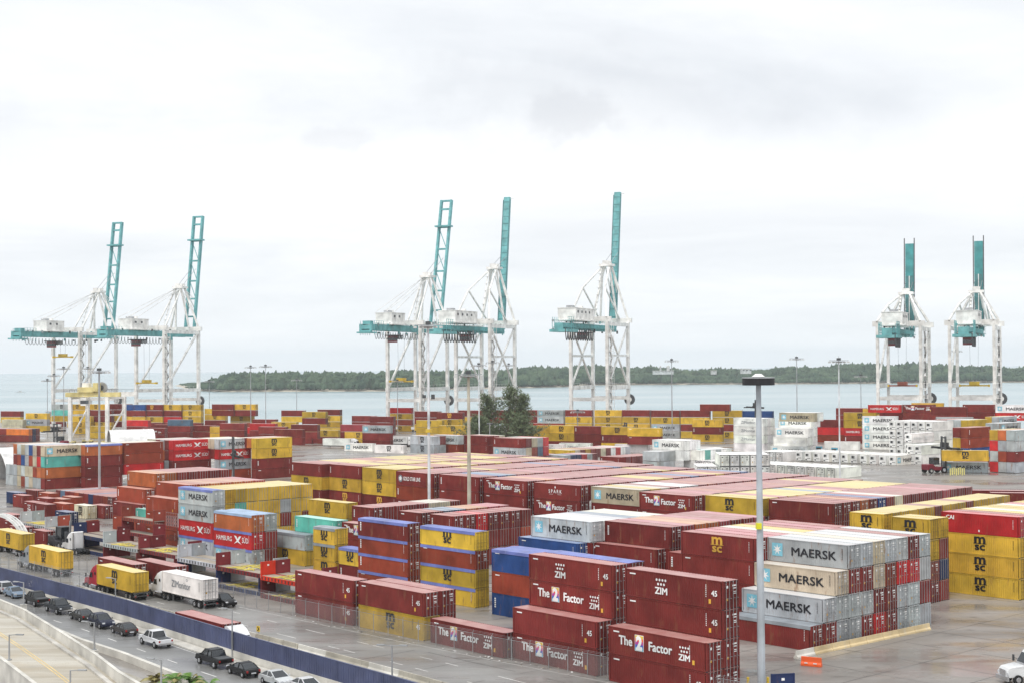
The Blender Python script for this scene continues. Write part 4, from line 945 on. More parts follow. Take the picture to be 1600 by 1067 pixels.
# ------------------------------------------------------------------ ship-to-shore cranes
def crane(idx, px, label, kind, zg=50.5, za=76, zt=113, back=39, hx=34, lean=7):
    zg += .6; za += 1.6; zt += 3.0
    lean = 9 if idx < 3 else {'A': 15, 'B': 9}.get(kind, lean)
    best = min((abs(proj(*(Q0+RU*(t*.25)), 10)[0]-px), t*.25) for t in range(-2000, 1200))[1]
    c = Q0+RU*best; z0 = ground(c.x, c.y); W2 = 8.85; GA = 30.5
    t = tag(empty('harbour_crane', (c.x, c.y, z0), math.pi/2-RA), label, 'crane', 'quayside gantry cranes'); zg -= z0; za -= z0; zt -= z0
    zb, zm = 20.5, zg-13.5
    for a in (0, GA):
        for s in (-1, 1):
            m = MB(); w = .85 if kind != 'C' else .75
            m.box(a-w, a+w, s*W2-w*.8, s*W2+w*.8, 2.6, zg+2.0, CWHITE); m.box(a-w-.15, a+w+.15, s*W2-w, s*W2+w, zb-1, zb+1, CWHITE); m.build('leg', t)
            g = MB(); g.box(a-.5, a+.5, s*W2-5, s*W2+5, 1.4, 2.6, CWHITE)
            for k in range(-3, 4): g.cyl((a-.25, s*W2+k*1.4, .55), (a+.25, s*W2+k*1.4, .55), .5, .5, DGREY, 8)
            g.build('bogie', t)
        m = MB(); m.box(a-.75, a+.75, -W2-2, W2+2, zg+2.01, zg+4.2, CWHITE); m.build('portal_beam', t); m = MB(); m.box(a-.6, a+.6, -W2+.7, W2-.7, zb-6, zb-4.4, CWHITE); m.build('sill_beam', t)
    for s in (-1, 1):                                                              # side frames
        m = MB(); y = s*W2
        m.box(.85, GA-.85, y-.6, y+.6, zb-.9, zb+.9, CWHITE)
        if kind == 'A':
            m.bar((.8, y, zb+1), (GA-.8, y, zg+1), .9, .9, CWHITE); m.box(.85, GA-.85, y-.5, y+.5, zg+.2, zg+1.8, CWHITE)
        elif kind == 'B':
            m.box(.85, GA-.85, y-.45, y+.45, zm-.5, zm+.5, CWHITE); m.box(.85, GA-.85, y-.5, y+.5, zg+.1, zg+1.8, CWHITE)
            for q in ((.8, zg, GA/2, zm+.5), (GA-.8, zg, GA/2, zm+.5), (.8, zb+1, GA/2, zm-.5), (GA-.8, zb+1, GA/2, zm-.5)): m.bar((q[0], y, q[1]), (q[2], y, q[3]), .75, .75, CWHITE)
        else:
            m.bar((.8, y, zb+1), (GA-.8, y, zg+1), .8, .8, CWHITE); m.box(.85, GA-.85, y-.45, y+.45, zg+.2, zg+1.8, CWHITE)
        for k in range(8): m.cyl((2+k*3.6, y-.9*s, zb+1), (2+k*3.6, y-.9*s, zb+2.1), .04, .04, CWHITE, 4)
        m.bar((1, y-.9*s, zb+2.1), (GA-1, y-.9*s, zb+2.1), .06, .06, CWHITE); m.build('side_frame', t)
    m = MB()                                                                       # stair tower on the landside leg
    nst = int((zg-3)/3.1); y = -W2-1.9; x = -.4
    for k in range(nst):
        za0 = 3+k*3.1; m.box(x-1.5, x+1.5, y-.9, y+.9, za0, za0+.12, CWHITE); d = 1 if k % 2 else -1
        m.bar((x-d*1.3, y, za0), (x+d*1.3, y, za0+3.1), .7, .15, STEEL)
        for e in (-1, 1): m.bar((x-1.5, y+e*.9, za0+1.1), (x+1.5, y+e*.9, za0+1.1), .07, .07, CWHITE); m.bar((x-d*1.3, y+e*.4, za0+1), (x+d*1.3, y+e*.4, za0+4), .07, .07, CWHITE)
    for e in (-1, 1):
        for f in (-1, 1): m.bar((x+e*1.5, y+f*.9, 1), (x+e*1.5, y+f*.9, zg+1), .14, .14, CWHITE)
    m.build('stair_tower', t)
    # trolley girder
    m = MB(); hx_ = hx
    if kind == 'A':
        for s in (-1, 1): m.box(-back, hx_, s*2.6-.55, s*2.6+.55, zg-1.2, zg+1.6, TEAL)
        for a in (-back+.6, -back+14, -14, 0, 15, GA): m.box(a-.5, a+.5, -2.04, 2.04, zg-.6, zg+1.2, TEAL)
        m.box(-back-2, -back+4, -3.6, 3.6, zg-2.6, zg-1.9, TEAL); m.box(-back-.5, -back+1, -3, 3, zg-1.9, zg-1.21, TEAL); m.box(-back+1, -back+4, -2, 2, zg+1.61, zg+3.2, TEAL)
    else:
        m.box(-back, hx_, -2.0, 2.0, zg-2.2, zg+.6, TEAL); m.box(-back-.5, -back+12, -4.2, 4.2, zg-3.4, zg-2.21, TEAL); m.box(-back, hx_-2, -3.1, -2.01, zg-1.4, zg-1.2, TEAL); m.box(-back, hx_-2, 2.01, 3.1, zg-1.4, zg-1.2, TEAL)
    for s in (-3.2, 3.2): m.bar((-back, s, zg+1.9), (hx_-2, s, zg+1.9), .08, .08, TEAL)
    for k in range(int((back+hx_)/4)): m.bar((-back+k*4, -3.2, zg-1.2), (-back+k*4, -3.2, zg+1.9), .07, .07, TEAL); m.bar((-back+k*4, 3.2, zg-1.2), (-back+k*4, 3.2, zg+1.9), .07, .07, TEAL)
    m.build('girder', t)
    m = MB(); rn = random.Random(idx)
    for k in range(26):
        x = rn.uniform(-back-1, hx_-3); s = rn.choice((-1, 1)); w = rn.uniform(.3, 1.1); z = rn.choice((zg-2.3, zg+1.8)); m.box(x, x+w, s*3.3-.3, s*3.3+.3, z-rn.uniform(.2, .9), z+rn.uniform(.2, .9), rn.choice((TEAL, DGREY, STEEL)))
    for k in range(5): x = -back+2+k*2.2; m.bar((x, -3.6, zg-3.4), (x, -3.6, zg+3.2), .16, .16, TEAL); m.bar((x, 3.6, zg-3.4), (x, 3.6, zg+3.2), .16, .16, TEAL)
    m.bar((-back+2, -3.6, zg+3.2), (-back+10.8, -3.6, zg+3.2), .12, .12, TEAL); m.bar((-back+2, -3.6, zg+2.2), (-back+10.8, -3.6, zg+2.2), .12, .12, TEAL)
    m.build('girder_fittings', t)
    m = MB()                                                                       # festoon loops
    x = -back+3 if kind == 'A' else -back-.5; st = 2.6 if kind == 'A' else 3.0; dp = 3.2 if kind == 'A' else 5.0
    while x < (12 if kind == 'A' else -6 if kind == 'B' else -back+14):
        for k in range(6):
            p0 = -math.cos(k/6*math.pi), -math.sin(k/6*math.pi); p1 = -math.cos((k+1)/6*math.pi), -math.sin((k+1)/6*math.pi)
            m.bar((x+st/2+p0[0]*st/2, -3.3, zg-2.0+p0[1]*dp), (x+st/2+p1[0]*st/2, -3.3, zg-2.0+p1[1]*dp), .16 if kind == 'A' else .34, .16 if kind == 'A' else .34, DGREY)
        x += st
    m.build('festoon_cable', t)
    # machinery house
    h0, h1 = (-back+18, -7) if kind == 'A' else (-back+10, -4)
    if kind == 'C': h0, h1 = -back+14, -2
    zh = zg+2.2; m = MB(); m.box(h0, h1, -4.2, 4.2, zh, zh+5, CWHITE); m.box(h0-.2, h1+.2, -4.4, 4.4, zh+5.01, zh+5.3, CWHITE)
    for k in range(int((h1-h0)/2)): m.box(h0+k*2, h0+k*2+.12, -4.28, -4.2, zh+.1, zh+4.9, CWHITE)
    for k in range(int((h1-h0-3)/5)): m.box(h0+2.5+k*5, h0+3.9+k*5, -4.3, -4.2, zh+3.0, zh+4.0, DGREY)
    m.box(h0-1, h1+1, -5.2, 5.2, zh-.5, zh-.02, CWHITE); m.bar((h0-1, -5.2, zh+1.1), (h1+1, -5.2, zh+1.1), .08, .08, CWHITE); m.box(h0+2, h0+5, -2, 1, zh+5.31, zh+6.3, STEEL); m.box(h1-5, h1-3.4, 0, 2, zh+5.31, zh+6.6, CWHITE); m.build('machinery_house', t)
    cx = {'A': -12, 'B': -9, 'C': -17}[kind]; m = MB(); m.box(cx-1.6, cx+1.6, -1.8, 1.8, zg-6.4, zg-3.4, mat('cab_red', (.30, .08, .09), .5)); m.box(cx-1.62, cx+1.62, -1.82, 1.82, zg-5.6, zg-4.3, GLASS); m.box(cx-2.5, cx+5.5, -2.9, 2.9, zg-3.35, zg-2.9, DGREY); m.box(cx+2.5, cx+6.5, -2.0, 2.0, zg-4.9, zg-3.36, CWHITE if kind != 'A' else STEEL); m.build('operator_cab', t)
    # apex frame
    m = MB(); ax = GA-4 if kind != 'C' else GA-6
    for s in (-1, 1):
        m.bar((ax+1.5, s*1.6, za), (GA, s*W2, zg+4), .9, .9, CWHITE); m.bar((ax-1.5, s*1.6, za), (GA-2, s*4.2, zg+4), .8, .8, CWHITE)
        kx, kz = (GA*.25, zg+4+(za-zg-4)*.55)
        if kind == 'A': m.bar((ax-1, s*1.6, za-.5), (8, s*2.8, zg+2), .6, .6, CWHITE); m.bar((ax-1, s*1.6, za-.5), (-back+24, s*2.8, zg+8), .22, .22, CWHITE); m.bar((ax-1, s*1.6, za-.5), (-back+16, s*2.8, zg+8), .2, .2, CWHITE)
        else:
            m.bar((ax-1, s*1.6, za-.5), (kx, s*5.5, kz), .7, .7, CWHITE); m.bar((kx, s*5.5, kz), (-1, s*W2, zg+4), .7, .7, CWHITE); m.bar((kx, s*5.5, kz), (GA-1, s*5, zg+4), .6, .6, CWHITE)
    m.box(ax-2.6, ax+2.8, -3.2, 3.2, za-.6, za+.5, CWHITE); m.bar((ax-2.6, -3.2, za+1.6), (ax+2.8, -3.2, za+1.6), .08, .08, CWHITE)
    for q in (-2.2, 0, 2.4): m.box(ax+q-.4, ax+q+.4, -1.4, 1.4, za+.5, za+2.0, CWHITE)
    for k in range(7):
        f = k/7; x = ax-3-f*9; z = za-1-(za-zg-6)*f; m.box(x-.9, x+.9, 1, 2.6, z, z+.15, CWHITE); m.bar((x, 1.8, z), (x-1.3, 1.8, z-(za-zg-6)/7), .5, .12, CWHITE)
    m.build('apex_frame', t)
    # raised boom, hinged at the waterside
    m = MB(); hz_ = zg+.2; Lb = zt-hz_; dx = lean
    P = lambda f, o=0.0, y=0.0: (hx+1+dx*f-o, y, hz_+Lb*f)
    if kind == 'A':
        for s in (-1, 1): m.bar(P(0, 0, s*2.8), P(1, 0, s*2.8), 1.9, 1.0, TEAL)
        for f in (.995, .93, .79, .62, .45, .3, .15): m.bar(P(f, 0, -2.4), P(f, 0, 2.4), .7 if f < .78 else 1.5, .9, TEAL)
        for f in (.15, .3, .45, .62): m.bar(P(f, 0, -2.4), P(f+.15, 0, 2.4), .28, .28, TEAL)
        m.box(hx+1+dx*.79-2.8, hx+1+dx*.79+1.5, -4.2, 4.2, hz_+Lb*.79, hz_+Lb*.79+.8, TEAL)
    elif kind == 'B':
        m.bar(P(0), P(1), 2.0, 3.1, TEAL)
        for k in range(18): m.bar(P(k/18+.02, 1.05, -1.4), P(k/18+.02, 1.05, 1.4), .12, .2, mat('teal_shadowed_steel', (.07,.2,.21), .5))  # ribs and edge rails in a darker teal
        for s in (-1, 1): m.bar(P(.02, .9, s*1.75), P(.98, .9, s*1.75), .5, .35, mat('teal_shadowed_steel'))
        m.bar(P(.99, 0, -3.4), P(.99, 0, 3.4), .25, .25, CWHITE)
    else:
        m.bar(P(0), P(.98), 1.5, 3.6, mat('crane_teal_deep', (.05, .29, .30), .5, wear=.4, wear_scale=.5, wear_col=(.2, .42, .42)))
        for s in (-1, 1): m.bar(P(0, .9, s*2.15), P(1.04, .9, s*2.15), .7, .38, DGREY)
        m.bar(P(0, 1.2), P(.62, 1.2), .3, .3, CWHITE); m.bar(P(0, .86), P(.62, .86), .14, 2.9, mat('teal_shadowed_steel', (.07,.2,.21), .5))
    m.build('boom', t)
    m = MB()
    for s in (-1, 1):
        m.bar((ax, s*1.5, za+.8), P(.55, 1.2, s*1.6), .16, .16, STEEL); m.bar((ax, s*1.5, za+.8), P(.30, 1.2, s*1.6), .2, .2, CWHITE); m.bar((ax+2, s*1.5, za+.5), P(.22, -.5, s*1.6), .35, .35, CWHITE)
    m.build('boom_stay', t)
    m = MB()                                                                       # spreader
    sx, sz = {'A': (-3, 24), 'B': (9, 22), 'C': (10, 20)}[kind]
    if kind == 'A' and idx == 1: sz = 38
    if kind != 'B':
        for e in (-1, 1): m.box(sx-1, sx+1, e*5.9-.3, e*5.9+.3, sz, sz+1.0, YELLOW); m.bar((sx, e*1.5, sz+.8), (sx, e*1.8, zg-2), .07, .07, DGREY)
        m.box(sx-.5, sx+.5, -6, 6, sz+.2, sz+.8, YELLOW if idx != 6 else mat('spreader_red', (.45, .13, .08), .5)); m.box(sx-1.4, sx+1.4, -2, 2, sz+.81, sz+2.2, YELLOW if idx != 6 else mat('spreader_red')); m.build('spreader', t)
    m = MB(); m.cyl((GA+.9, -W2-.2, zb-6), (GA+1.6, -W2-.2, zb-6), 2.6, 2.6, DGREY, 16); m.cyl((GA+.8, -W2-.2, zb-6), (GA+1.7, -W2-.2, zb-6), 1.2, 1.2, CWHITE, 12); m.build('cable_reel', t)
    return t
crane(1, 104, 'left-most crane with teal twin-girder boom raised, above the yellow straddle gantry', 'A', zt=112.5, za=74)
crane(2, 235, 'second crane from the left, teal twin-girder boom raised over open sea', 'A', zt=113.5, za=75)
crane(3, 632, 'twin-girder boom crane at left of the middle group', 'A', zt=115.5, za=76.5)
crane(4, 740, 'box-boom crane standing behind the pine, its machinery house overlapping the neighbour', 'B', zt=114.5, za=79.5)
crane(5, 921, 'box-boom crane standing alone right of centre with dense cable loops', 'B', zt=114, za=79)
crane(6, 1406, 'end-on crane with short dark teal boom and red spreader, left of the right pair', 'C', zg=46, za=62, zt=84, back=34, lean=3)
crane(7, 1520, 'end-on crane with short dark teal boom and yellow spreader at the right', 'C', zg=46, za=62, zt=84, back=34, lean=3)

# yellow and white rubber-tyred gantry at the left
PALEY = mat('faded_machine_yellow', (.74, .62, .26), .55, wear=.5, wear_scale=.8, wear_col=(.8, .78, .7))
def gantry():
    p = on_ground(150, 694); t = tag(empty('gantry_crane', p, -R(10)), 'white yard gantry with yellow top beams straddling containers at the left', 'gantry crane')
    k = p[1]/2300.0; hw = 43*k; D = 9.0; zt = (694-620)*k
    for x in (-hw, hw*.44):
        for y in (0, D):
            m = MB(); xx = x+(hw*.30*1.0 if y else 0)
            m.box(xx-.75, xx+.75, y-.6, y+.6, 1.2, zt, CWHITE); m.build('leg', t)
            w = MB(); [w.cyl((xx+e*1.6, y-.4, .85), (xx+e*1.6, y+.4, .85), .85, .85, RUBBER, 12) for e in (-1, 1)]; w.box(xx-2.4, xx+2.4, y-.5, y+.5, .9, 1.6, PALEY); w.build('wheel_bogie', t)
        m = MB(); m.bar((x+.2, 0, 2.4), (x+hw*.3, D, zt-5), .5, .5, CWHITE); m.bar((x, 0, zt*.62), (x+hw*.3, D, zt*.62), .5, .6, CWHITE); m.bar((x, 0, zt-.4), (x+hw*.3, D, zt-.4), .8, .9, CWHITE); m.build('side_frame', t)
    for i, (y, o) in enumerate(((0, 0), (D, hw*.3))):
        m = MB(); m.box(-hw+o-2, hw*.44+o+6, y-.6, y+.6, zt+.1, zt+2.0, PALEY if i == 0 else CWHITE)
        for q in range(12): m.bar((-hw+o+q*2.3, y-.7, zt+2), (-hw+o+q*2.3, y-.7, zt+3.1), .08, .08, DGREY)
        m.bar((-hw+o, y-.7, zt+3.1), (hw*.44+o+5, y-.7, zt+3.1), .1, .1, DGREY); m.build('top_beam', t)
    m = MB(); m.box(-hw+4, -hw+11, -1.5, D+1, zt+2.05, zt+4.2, PALEY); m.box(-hw+5, -hw+8, 1, 4, zt+4.2, zt+6, CWHITE); m.box(-hw+11, -hw+13, -1.5, 2, zt+2.4, zt+6, PALEY); m.box(-hw+6, -hw+8.4, -2.6, 0, zt-3.6, zt-.2, CWHITE); m.box(-hw+5.9, -hw+8.5, -2.7, -.2, zt-2.8, zt-1.4, GLASS); m.build('trolley', t)
    m = MB(); m.cyl((hw*.1, 3, zt+4), (hw*.1, 3.8, zt+4), 2.4, 2.4, STEEL, 16); m.cyl((hw*.1, 2.9, zt+4), (hw*.1, 3.9, zt+4), 1.0, 1.0, DGREY, 12); m.box(hw*.1-.6, hw*.1+.6, 2.5, 4.2, zt+1.9, zt+2.6, PALEY); m.build('cable_reel', t)
gantry()
# ------------------------------------------------------------------ light masts and street lamps
def mast(x, ytop, ybase, label, w=.5, head='flood', m=STEEL, Y=None):
    if Y is None: X, Yd, z = on_ground(x, ybase)
    else:
        p = at_depth(x, 600, Y); X, Yd = p.x, Y; z = ground(X, Yd)
    best = min((abs(proj(X, Yd, z+h*.1)[1]-ytop), h*.1) for h in range(20, 600))[1]; h = best
    t = tag(empty('light_mast', (X, Yd, z)), label, 'light mast', 'tall light masts'); b = MB(); b.smooth = False
    b.cyl((0, 0, .4), (0, 0, h), w, w*.6, m, 10); b.build('pole', t); q = MB(); q.cyl((0, 0, 0), (0, 0, .42), w*1.7, w*1.6, CONC, 10); q.build('base', t)
    if head == 'flood':
        q = MB(); q.cyl((0, 0, h-.35), (0, 0, h-.2), 1.7, 1.7, STEEL, 12); q.bar((-2.6, 0, h), (2.6, 0, h), .16, .16, STEEL)
        for k in range(6): e = -2.5+k; q.box(e-.32, e+.32, -.5, .2, h-.62, h-.22, mat('lamp_glass', (.55, .56, .55), .3))
        q.cyl((0, 0, h), (0, 0, h+1.2), .06, .05, STEEL, 5); q.box(-.5, .5, -.4, .4, h+.1, h+.7, DGREY); q.build('lamp_head', t)
    elif head == 'ring':
        q = MB(); q.cyl((0, 0, h-1.15), (0, 0, h-.45), 1.62, 1.62, mat('black_ring', (.012, .012, .014), .6), 28); q.cyl((0, 0, h-.44), (0, 0, h-.36), 1.66, 1.66, STEEL, 28); q.cyl((0, 0, h-.3), (0, 0, h), .68, .3, WHITE, 16); q.cyl((0, 0, h-.36), (0, 0, h-.3), .62, .62, DGREY, 16); q.build('lamp_ring', t)
    elif head == 'cam':
        q = MB(); q.box(-.9, -.3, -.3, .3, h-.7, h-.2, DGREY); q.box(.3, .9, -.3, .3, h-.7, h-.2, DGREY); q.bar((-1, 0, h-.15), (1, 0, h-.15), .12, .12, STEEL); q.build('camera_head', t)
    return t, h
t, h = mast(1190, 583, 1085, 'nearest thick grey mast carrying a black lamp ring', .42, 'ring', mat('pale_grey_pole', (.46, .50, .54), .45, wear=.15))
q = MB(); q.box(-.42, .1, -.55, .1, 16.7, 17.3, mat('warning_yellow', (.8, .75, .02), .5)); q.build('control_box', t)
t, h = mast(732, 585, None, 'thick beige concrete mast with a flat top beside the small doors block', .42, 'flood', mat('beige_concrete_pole', (.50, .47, .38), .8, wear=.3), 281)
t, h = mast(669.5, 508, None, 'tall white mast left of the beige one, in front of the crane', .32, 'flood', mat('white_pole', (.68, .70, .72), .45), 284)
q = MB(); q.box(-1.2, -.5, -.3, .3, h*.66, h*.66+.6, DGREY); q.box(.5, 1.2, -.3, .3, h*.655, h*.655+.9, DGREY); q.cyl((0, 0, h*.50), (0, 0, h*.515), .62, .62, YELLOW, 10); q.build('camera_bracket', t)
t, h = mast(155.5, 579, 779, 'grey mast with wide lamp arms rising among rust containers at left', .36, 'flood')
for i, (x, yt, yb, Y, l) in enumerate([(1312.5, 563, 748, None, 'white mast with lamp bar over the white reefer rows'), (1050.5, 563, 690, None, 'thin mast behind the star-marked reefer stack'), (1245, 560, None, 560, 'thin mast above the stepped reefer pile'), (749, 570, 711, None, 'slim mast just right of the beige mast'),
        (770.5, 566, 692, None, 'grey mast in front of the pine crown'), (765.5, 660, 716, None, 'short post with cameras behind the beige mast'), (903, 642, 697, None, 'short lamp post before the yellow quay row'), (392, 573, 680, None, 'left mast of the pair above the yellow end stack'), (415, 572, None, 640, 'right mast of the pair above the yellow end stack'),
        (463.5, 593, None, 760, 'small distant mast left of the low maroon pair'), (327, 595, None, 800, 'small mast near the island tip'), (84.5, 586, 690, None, 'dark mast at the left of the yellow gantry'), (74, 594, None, 700, 'thin mast left of the dark one by the sea'), (99.5, 575, None, 620, 'pale mast behind the yellow gantry beam'), (137.5, 575, 684, None, 'mast between the yellow gantry legs'),
        (1495, 548, 672, None, 'mast before the right-most crane stair'), (1345, 587, None, 640, 'small mast left of the end-on cranes'), (621, 595, None, 700, 'small mast by the first crane legs of the middle group'), (795, 570, None, 640, 'mast by the right legs of the box-boom crane')]):
    mast(x, yt, yb, l, .24 if Y is None else .2, 'cam' if yt > 640 and i == 5 else 'flood', STEEL if i not in (0, 3) else mat('white_pole'), Y)
def street_lamp(p, z, h, ang, label, double=False):
    t = tag(empty('street_lamp', (p[0], p[1], z), ang), label, 'street lamp', 'street lamps along the highway and ramp'); b = MB()
    b.cyl((0, 0, 0), (0, 0, h), .11, .07, STEEL, 8); b.box(-.2, .2, -.2, .2, 0, .12, STEEL); b.build('pole', t)
    q = MB()
    for s in ((1, -1) if double else (1,)): q.bar((0, 0, h-.05), (s*.9, 0, h+.04), .07, .07, STEEL); q.box(s*1.2-.42, s*1.2+.42, -.14, .14, h-.02, h+.10, STEEL)
    q.build('lamp_head', t)
P_ = lambda x, y, z=0.0: tuple(G(x, y, z))
street_lamp(P_(180.5, 967), 0, 5.4, R(150), 'street lamp before the blue wall behind the brown sedan', False)
street_lamp(P_(31, 905), 0, 4.2, R(150), 'street lamp before the blue wall at the far left')
street_lamp(P_(363, 1028), 0, 5.6, R(150), 'street lamp before the blue wall beside the black pickup')
street_lamp(P_(613, 1085, 0), 0, 5.0, R(170), 'double-armed street lamp at the bottom edge beside the blue wall', True)
street_lamp(P_(37, 944, 2.72), 2.72, 2.9, R(160), 'short lamp on the first parapet pier from the left')
street_lamp(P_(147.5, 1015, 2.72), 2.72, 3.0, R(160), 'short lamp on the second parapet pier from the left')
street_lamp(P_(252, 1078, 2.72), 2.72, 2.9, R(160), 'short lamp on the parapet pier beside the palms')
street_lamp(P_(14.5, 1031, 2.6), 2.6, 2.7, R(-10), 'short lamp on the lower parapet at the bottom left corner')
street_lamp(P_(110, 1090, 2.6), 2.6, 2.6, R(-10), 'short lamp on the lower parapet cut by the bottom edge')
for i, (x, y) in enumerate([(37, 944), (147.5, 1015), (252, 1078)]):
    p = G(x, y, 2.72); m = MB(); m.box(-.42, .42, -.3, .3, 0, 2.70, PARA); m.box(-.46, .46, -.34, .34, 2.701, 2.76, PARA); o = m.build('parapet_pier'); o.location = (p.x, p.y, 0); o.rotation_euler = (0, 0, R(-55)); tag(o, f'{ORD[i]} square concrete pier along the ramp parapet from the left', 'pier', 'piers of the ramp parapet')

# ------------------------------------------------------------------ cars
CARP = mat('car_paint', src='object', rough=.4, coat=.08, spec=.3); CHROME = mat('chrome', (.6, .6, .62), .2, .9); LRED = mat('tail_light', (.35, .01, .01), .3); LWH = mat('head_light', (.7, .72, .75), .15)
def wheel(par, x, y, r, w=.24):
    m = MB(); m.cyl((x, y-w/2, r), (x, y+w/2, r), r, r, RUBBER, 16); o = m.build('wheel', par)
    q = MB(); s = 1 if y > 0 else -1; q.cyl((x, y+s*(w/2-.02), r), (x, y+s*(w/2+.015), r), r*.62, r*.5, CHROME, 10); q.build('rim', o)
def car(kind, p, ang, col, label):
    t = tag(empty('car' if kind != 'pickup' else 'pickup_truck', (p[0], p[1], .012), ang), label, 'car' if kind != 'pickup' else 'pickup truck', 'cars and pickups on the wet highway')
    if kind == 'sedan': L, W, Hh = 4.8, 1.84, 1.45; prof = [(-2.4, .35), (-2.38, .72), (-2.2, .92), (-1.55, 1.0), (1.1, .96), (1.9, .84), (2.3, .68), (2.4, .45), (2.38, .3)]; cab = [(-1.85, .97), (-1.0, 1.40), (-.6, 1.45), (.1, 1.44), (1.15, .95)]; wr, wx = .33, (1.45, -1.42)
    elif kind == 'suv': L, W, Hh = 4.7, 1.88, 1.72; prof = [(-2.35, .4), (-2.35, .95), (-2.2, 1.05), (1.0, 1.08), (1.9, .98), (2.3, .78), (2.38, .5), (2.3, .35)]; cab = [(-2.2, 1.05), (-1.75, 1.62), (-1.3, 1.70), (.1, 1.68), (1.05, 1.06)]; wr, wx = .37, (1.42, -1.4)
    else: L, W, Hh = 5.8, 2.0, 1.92; prof = [(-2.9, .55), (-2.9, 1.12), (-.95, 1.16), (1.3, 1.18), (2.6, 1.1), (2.85, .9), (2.9, .55), (2.8, .45)]; cab = [(-1.0, 1.16), (-.85, 1.80), (-.5, 1.88), (.7, 1.88), (1.5, 1.18)]; wr, wx = .43, (1.85, -1.75)
    b = MB(); tp = [.93 if (i == 0 or z < .5 or abs(x) > L*.47) else 1 for i, (x, z) in enumerate(prof)]; b.prism(prof, -W/2, W/2, CARP, tp)
    o = b.build('body', t, bevel=.05); o.color = (*col, 1)
    m = MB(); xs = [c[0] for c in cab]; tpc = [.92]+[.74]*(len(cab)-2)+[.92]; m.prism(cab, -W/2, W/2, GLASS, tpc); m.build('windows', t, bevel=.03)
    r = MB(); top = cab[1:-1]; rx0, rx1 = top[0][0]+.1, top[-1][0]; zt = max(z for _, z in top)
    r.prism([(rx0, zt-.03), (rx0+.15, zt+.025), (rx1-.1, zt+.025), (rx1, zt-.03)], -W*.375, W*.375, CARP)
    for s in (-1, 1):
        for (x0, z0), (x1, z1) in ((cab[0], cab[1]), (cab[-1], cab[-2])): r.bar((x0, s*W*.462, z0), (x1, s*W*.375, z1), .08, .07, CARP)
        xm = (cab[1][0]+cab[-2][0])/2; r.bar((xm, s*W*.475, cab[0][1]), (xm, s*W*.378, zt), .09, .05, CARP)
        r.box(cab[-1][0]-.25, cab[-1][0]-.08, s*W/2-.05+(.1 if s > 0 else -.15), s*W/2+.05+(.1 if s > 0 else -.05), prof[3][1]+.02, prof[3][1]+.16, CARP)
    o = r.build('roof', t); o.color = (*col, 1)
    if kind == 'pickup':
        q = MB(); q.box(-2.75, -1.12, -.78, .78, 1.125, 1.185, DGREY); q.build('cargo_bed', t)
        q = MB(); q.box(-2.97, -2.9, -.95, .95, .5, .68, CHROME); q.box(2.88, 2.95, -.95, .95, .5, .7, CHROME); q.box(2.86, 2.915, -.62, .62, .75, 1.02, DGREY); q.build('bumper', t)
    else:
        q = MB(); q.box(L/2-.06, L/2-.005, -.5, .5, .45, .62, DGREY); q.box(-L/2-.01, -L/2+.05, -.28, .28, .5, .64, LWH); q.build('bumper', t)
    zl = {'sedan': .76, 'suv': .86, 'pickup': .92}[kind]
    for s in (-1, 1):
        q = MB(); q.box(-L/2-.012, -L/2+.12, s*W*.40-.10, s*W*.40+.10, zl-.10, zl+.12, LRED); q.build('tail_light', t)
        q = MB(); q.box(L/2-.22, L/2-.03, s*W*.36-.17, s*W*.36+.17, zl-.12, zl+.04, LWH); q.build('headlight', t)
        for x in wx: wheel(t, x, s*(W/2-.12), wr)
    return t
UP, DN = R(180-52), R(-52)            # heading away to the left / toward the lower right
BLK, GRY = (.004, .004, .005), (.06, .062, .066)
car('suv', P_(4, 925), UP, (.55, .56, .58), 'white hatchback cut by the left edge of the photo')
car('sedan', P_(23, 932), DN, (.20, .27, .36), 'blue-silver sedan between the white hatchback and a dark pickup')
car('pickup', P_(57, 944), UP, (.010, .010, .010), 'charcoal pickup seen from behind, first pickup from the left')
car('pickup', P_(91, 956), DN, (.008, .012, .018), 'dark pickup with chrome bumper facing the camera')
car('sedan', P_(128, 968), UP, (.035, .034, .031), 'grey-brown sedan just ahead of the navy car')
car('suv', P_(159, 979), DN, (.007, .010, .032), 'navy blue car facing the camera between two grey-brown sedans')
car('sedan', P_(194, 990), UP, (.038, .032, .031), 'grey-brown sedan between the navy car and the white pickup')
car('pickup', P_(243, 1008), UP, (.72, .73, .75), 'white pickup with an open black bed')
car('pickup', P_(335, 1039), UP, BLK, 'glossy black pickup with red tail lights')
car('sedan', P_(380, 1054), UP, BLK, 'black sedan behind the glossy black pickup')
car('sedan', P_(432, 1069), DN, (.55, .57, .58), 'silver-white sedan behind the black sedan, at the bottom edge')
car('sedan', P_(474, 1079), UP, (.72, .73, .75), 'white car cut by the bottom edge beside the blue wall')
t = car('suv', P_(349, 946), R(-50), BLK, 'dark car beside the rear of the white lettered trailer'); t['group'] = 'cars on the service road'

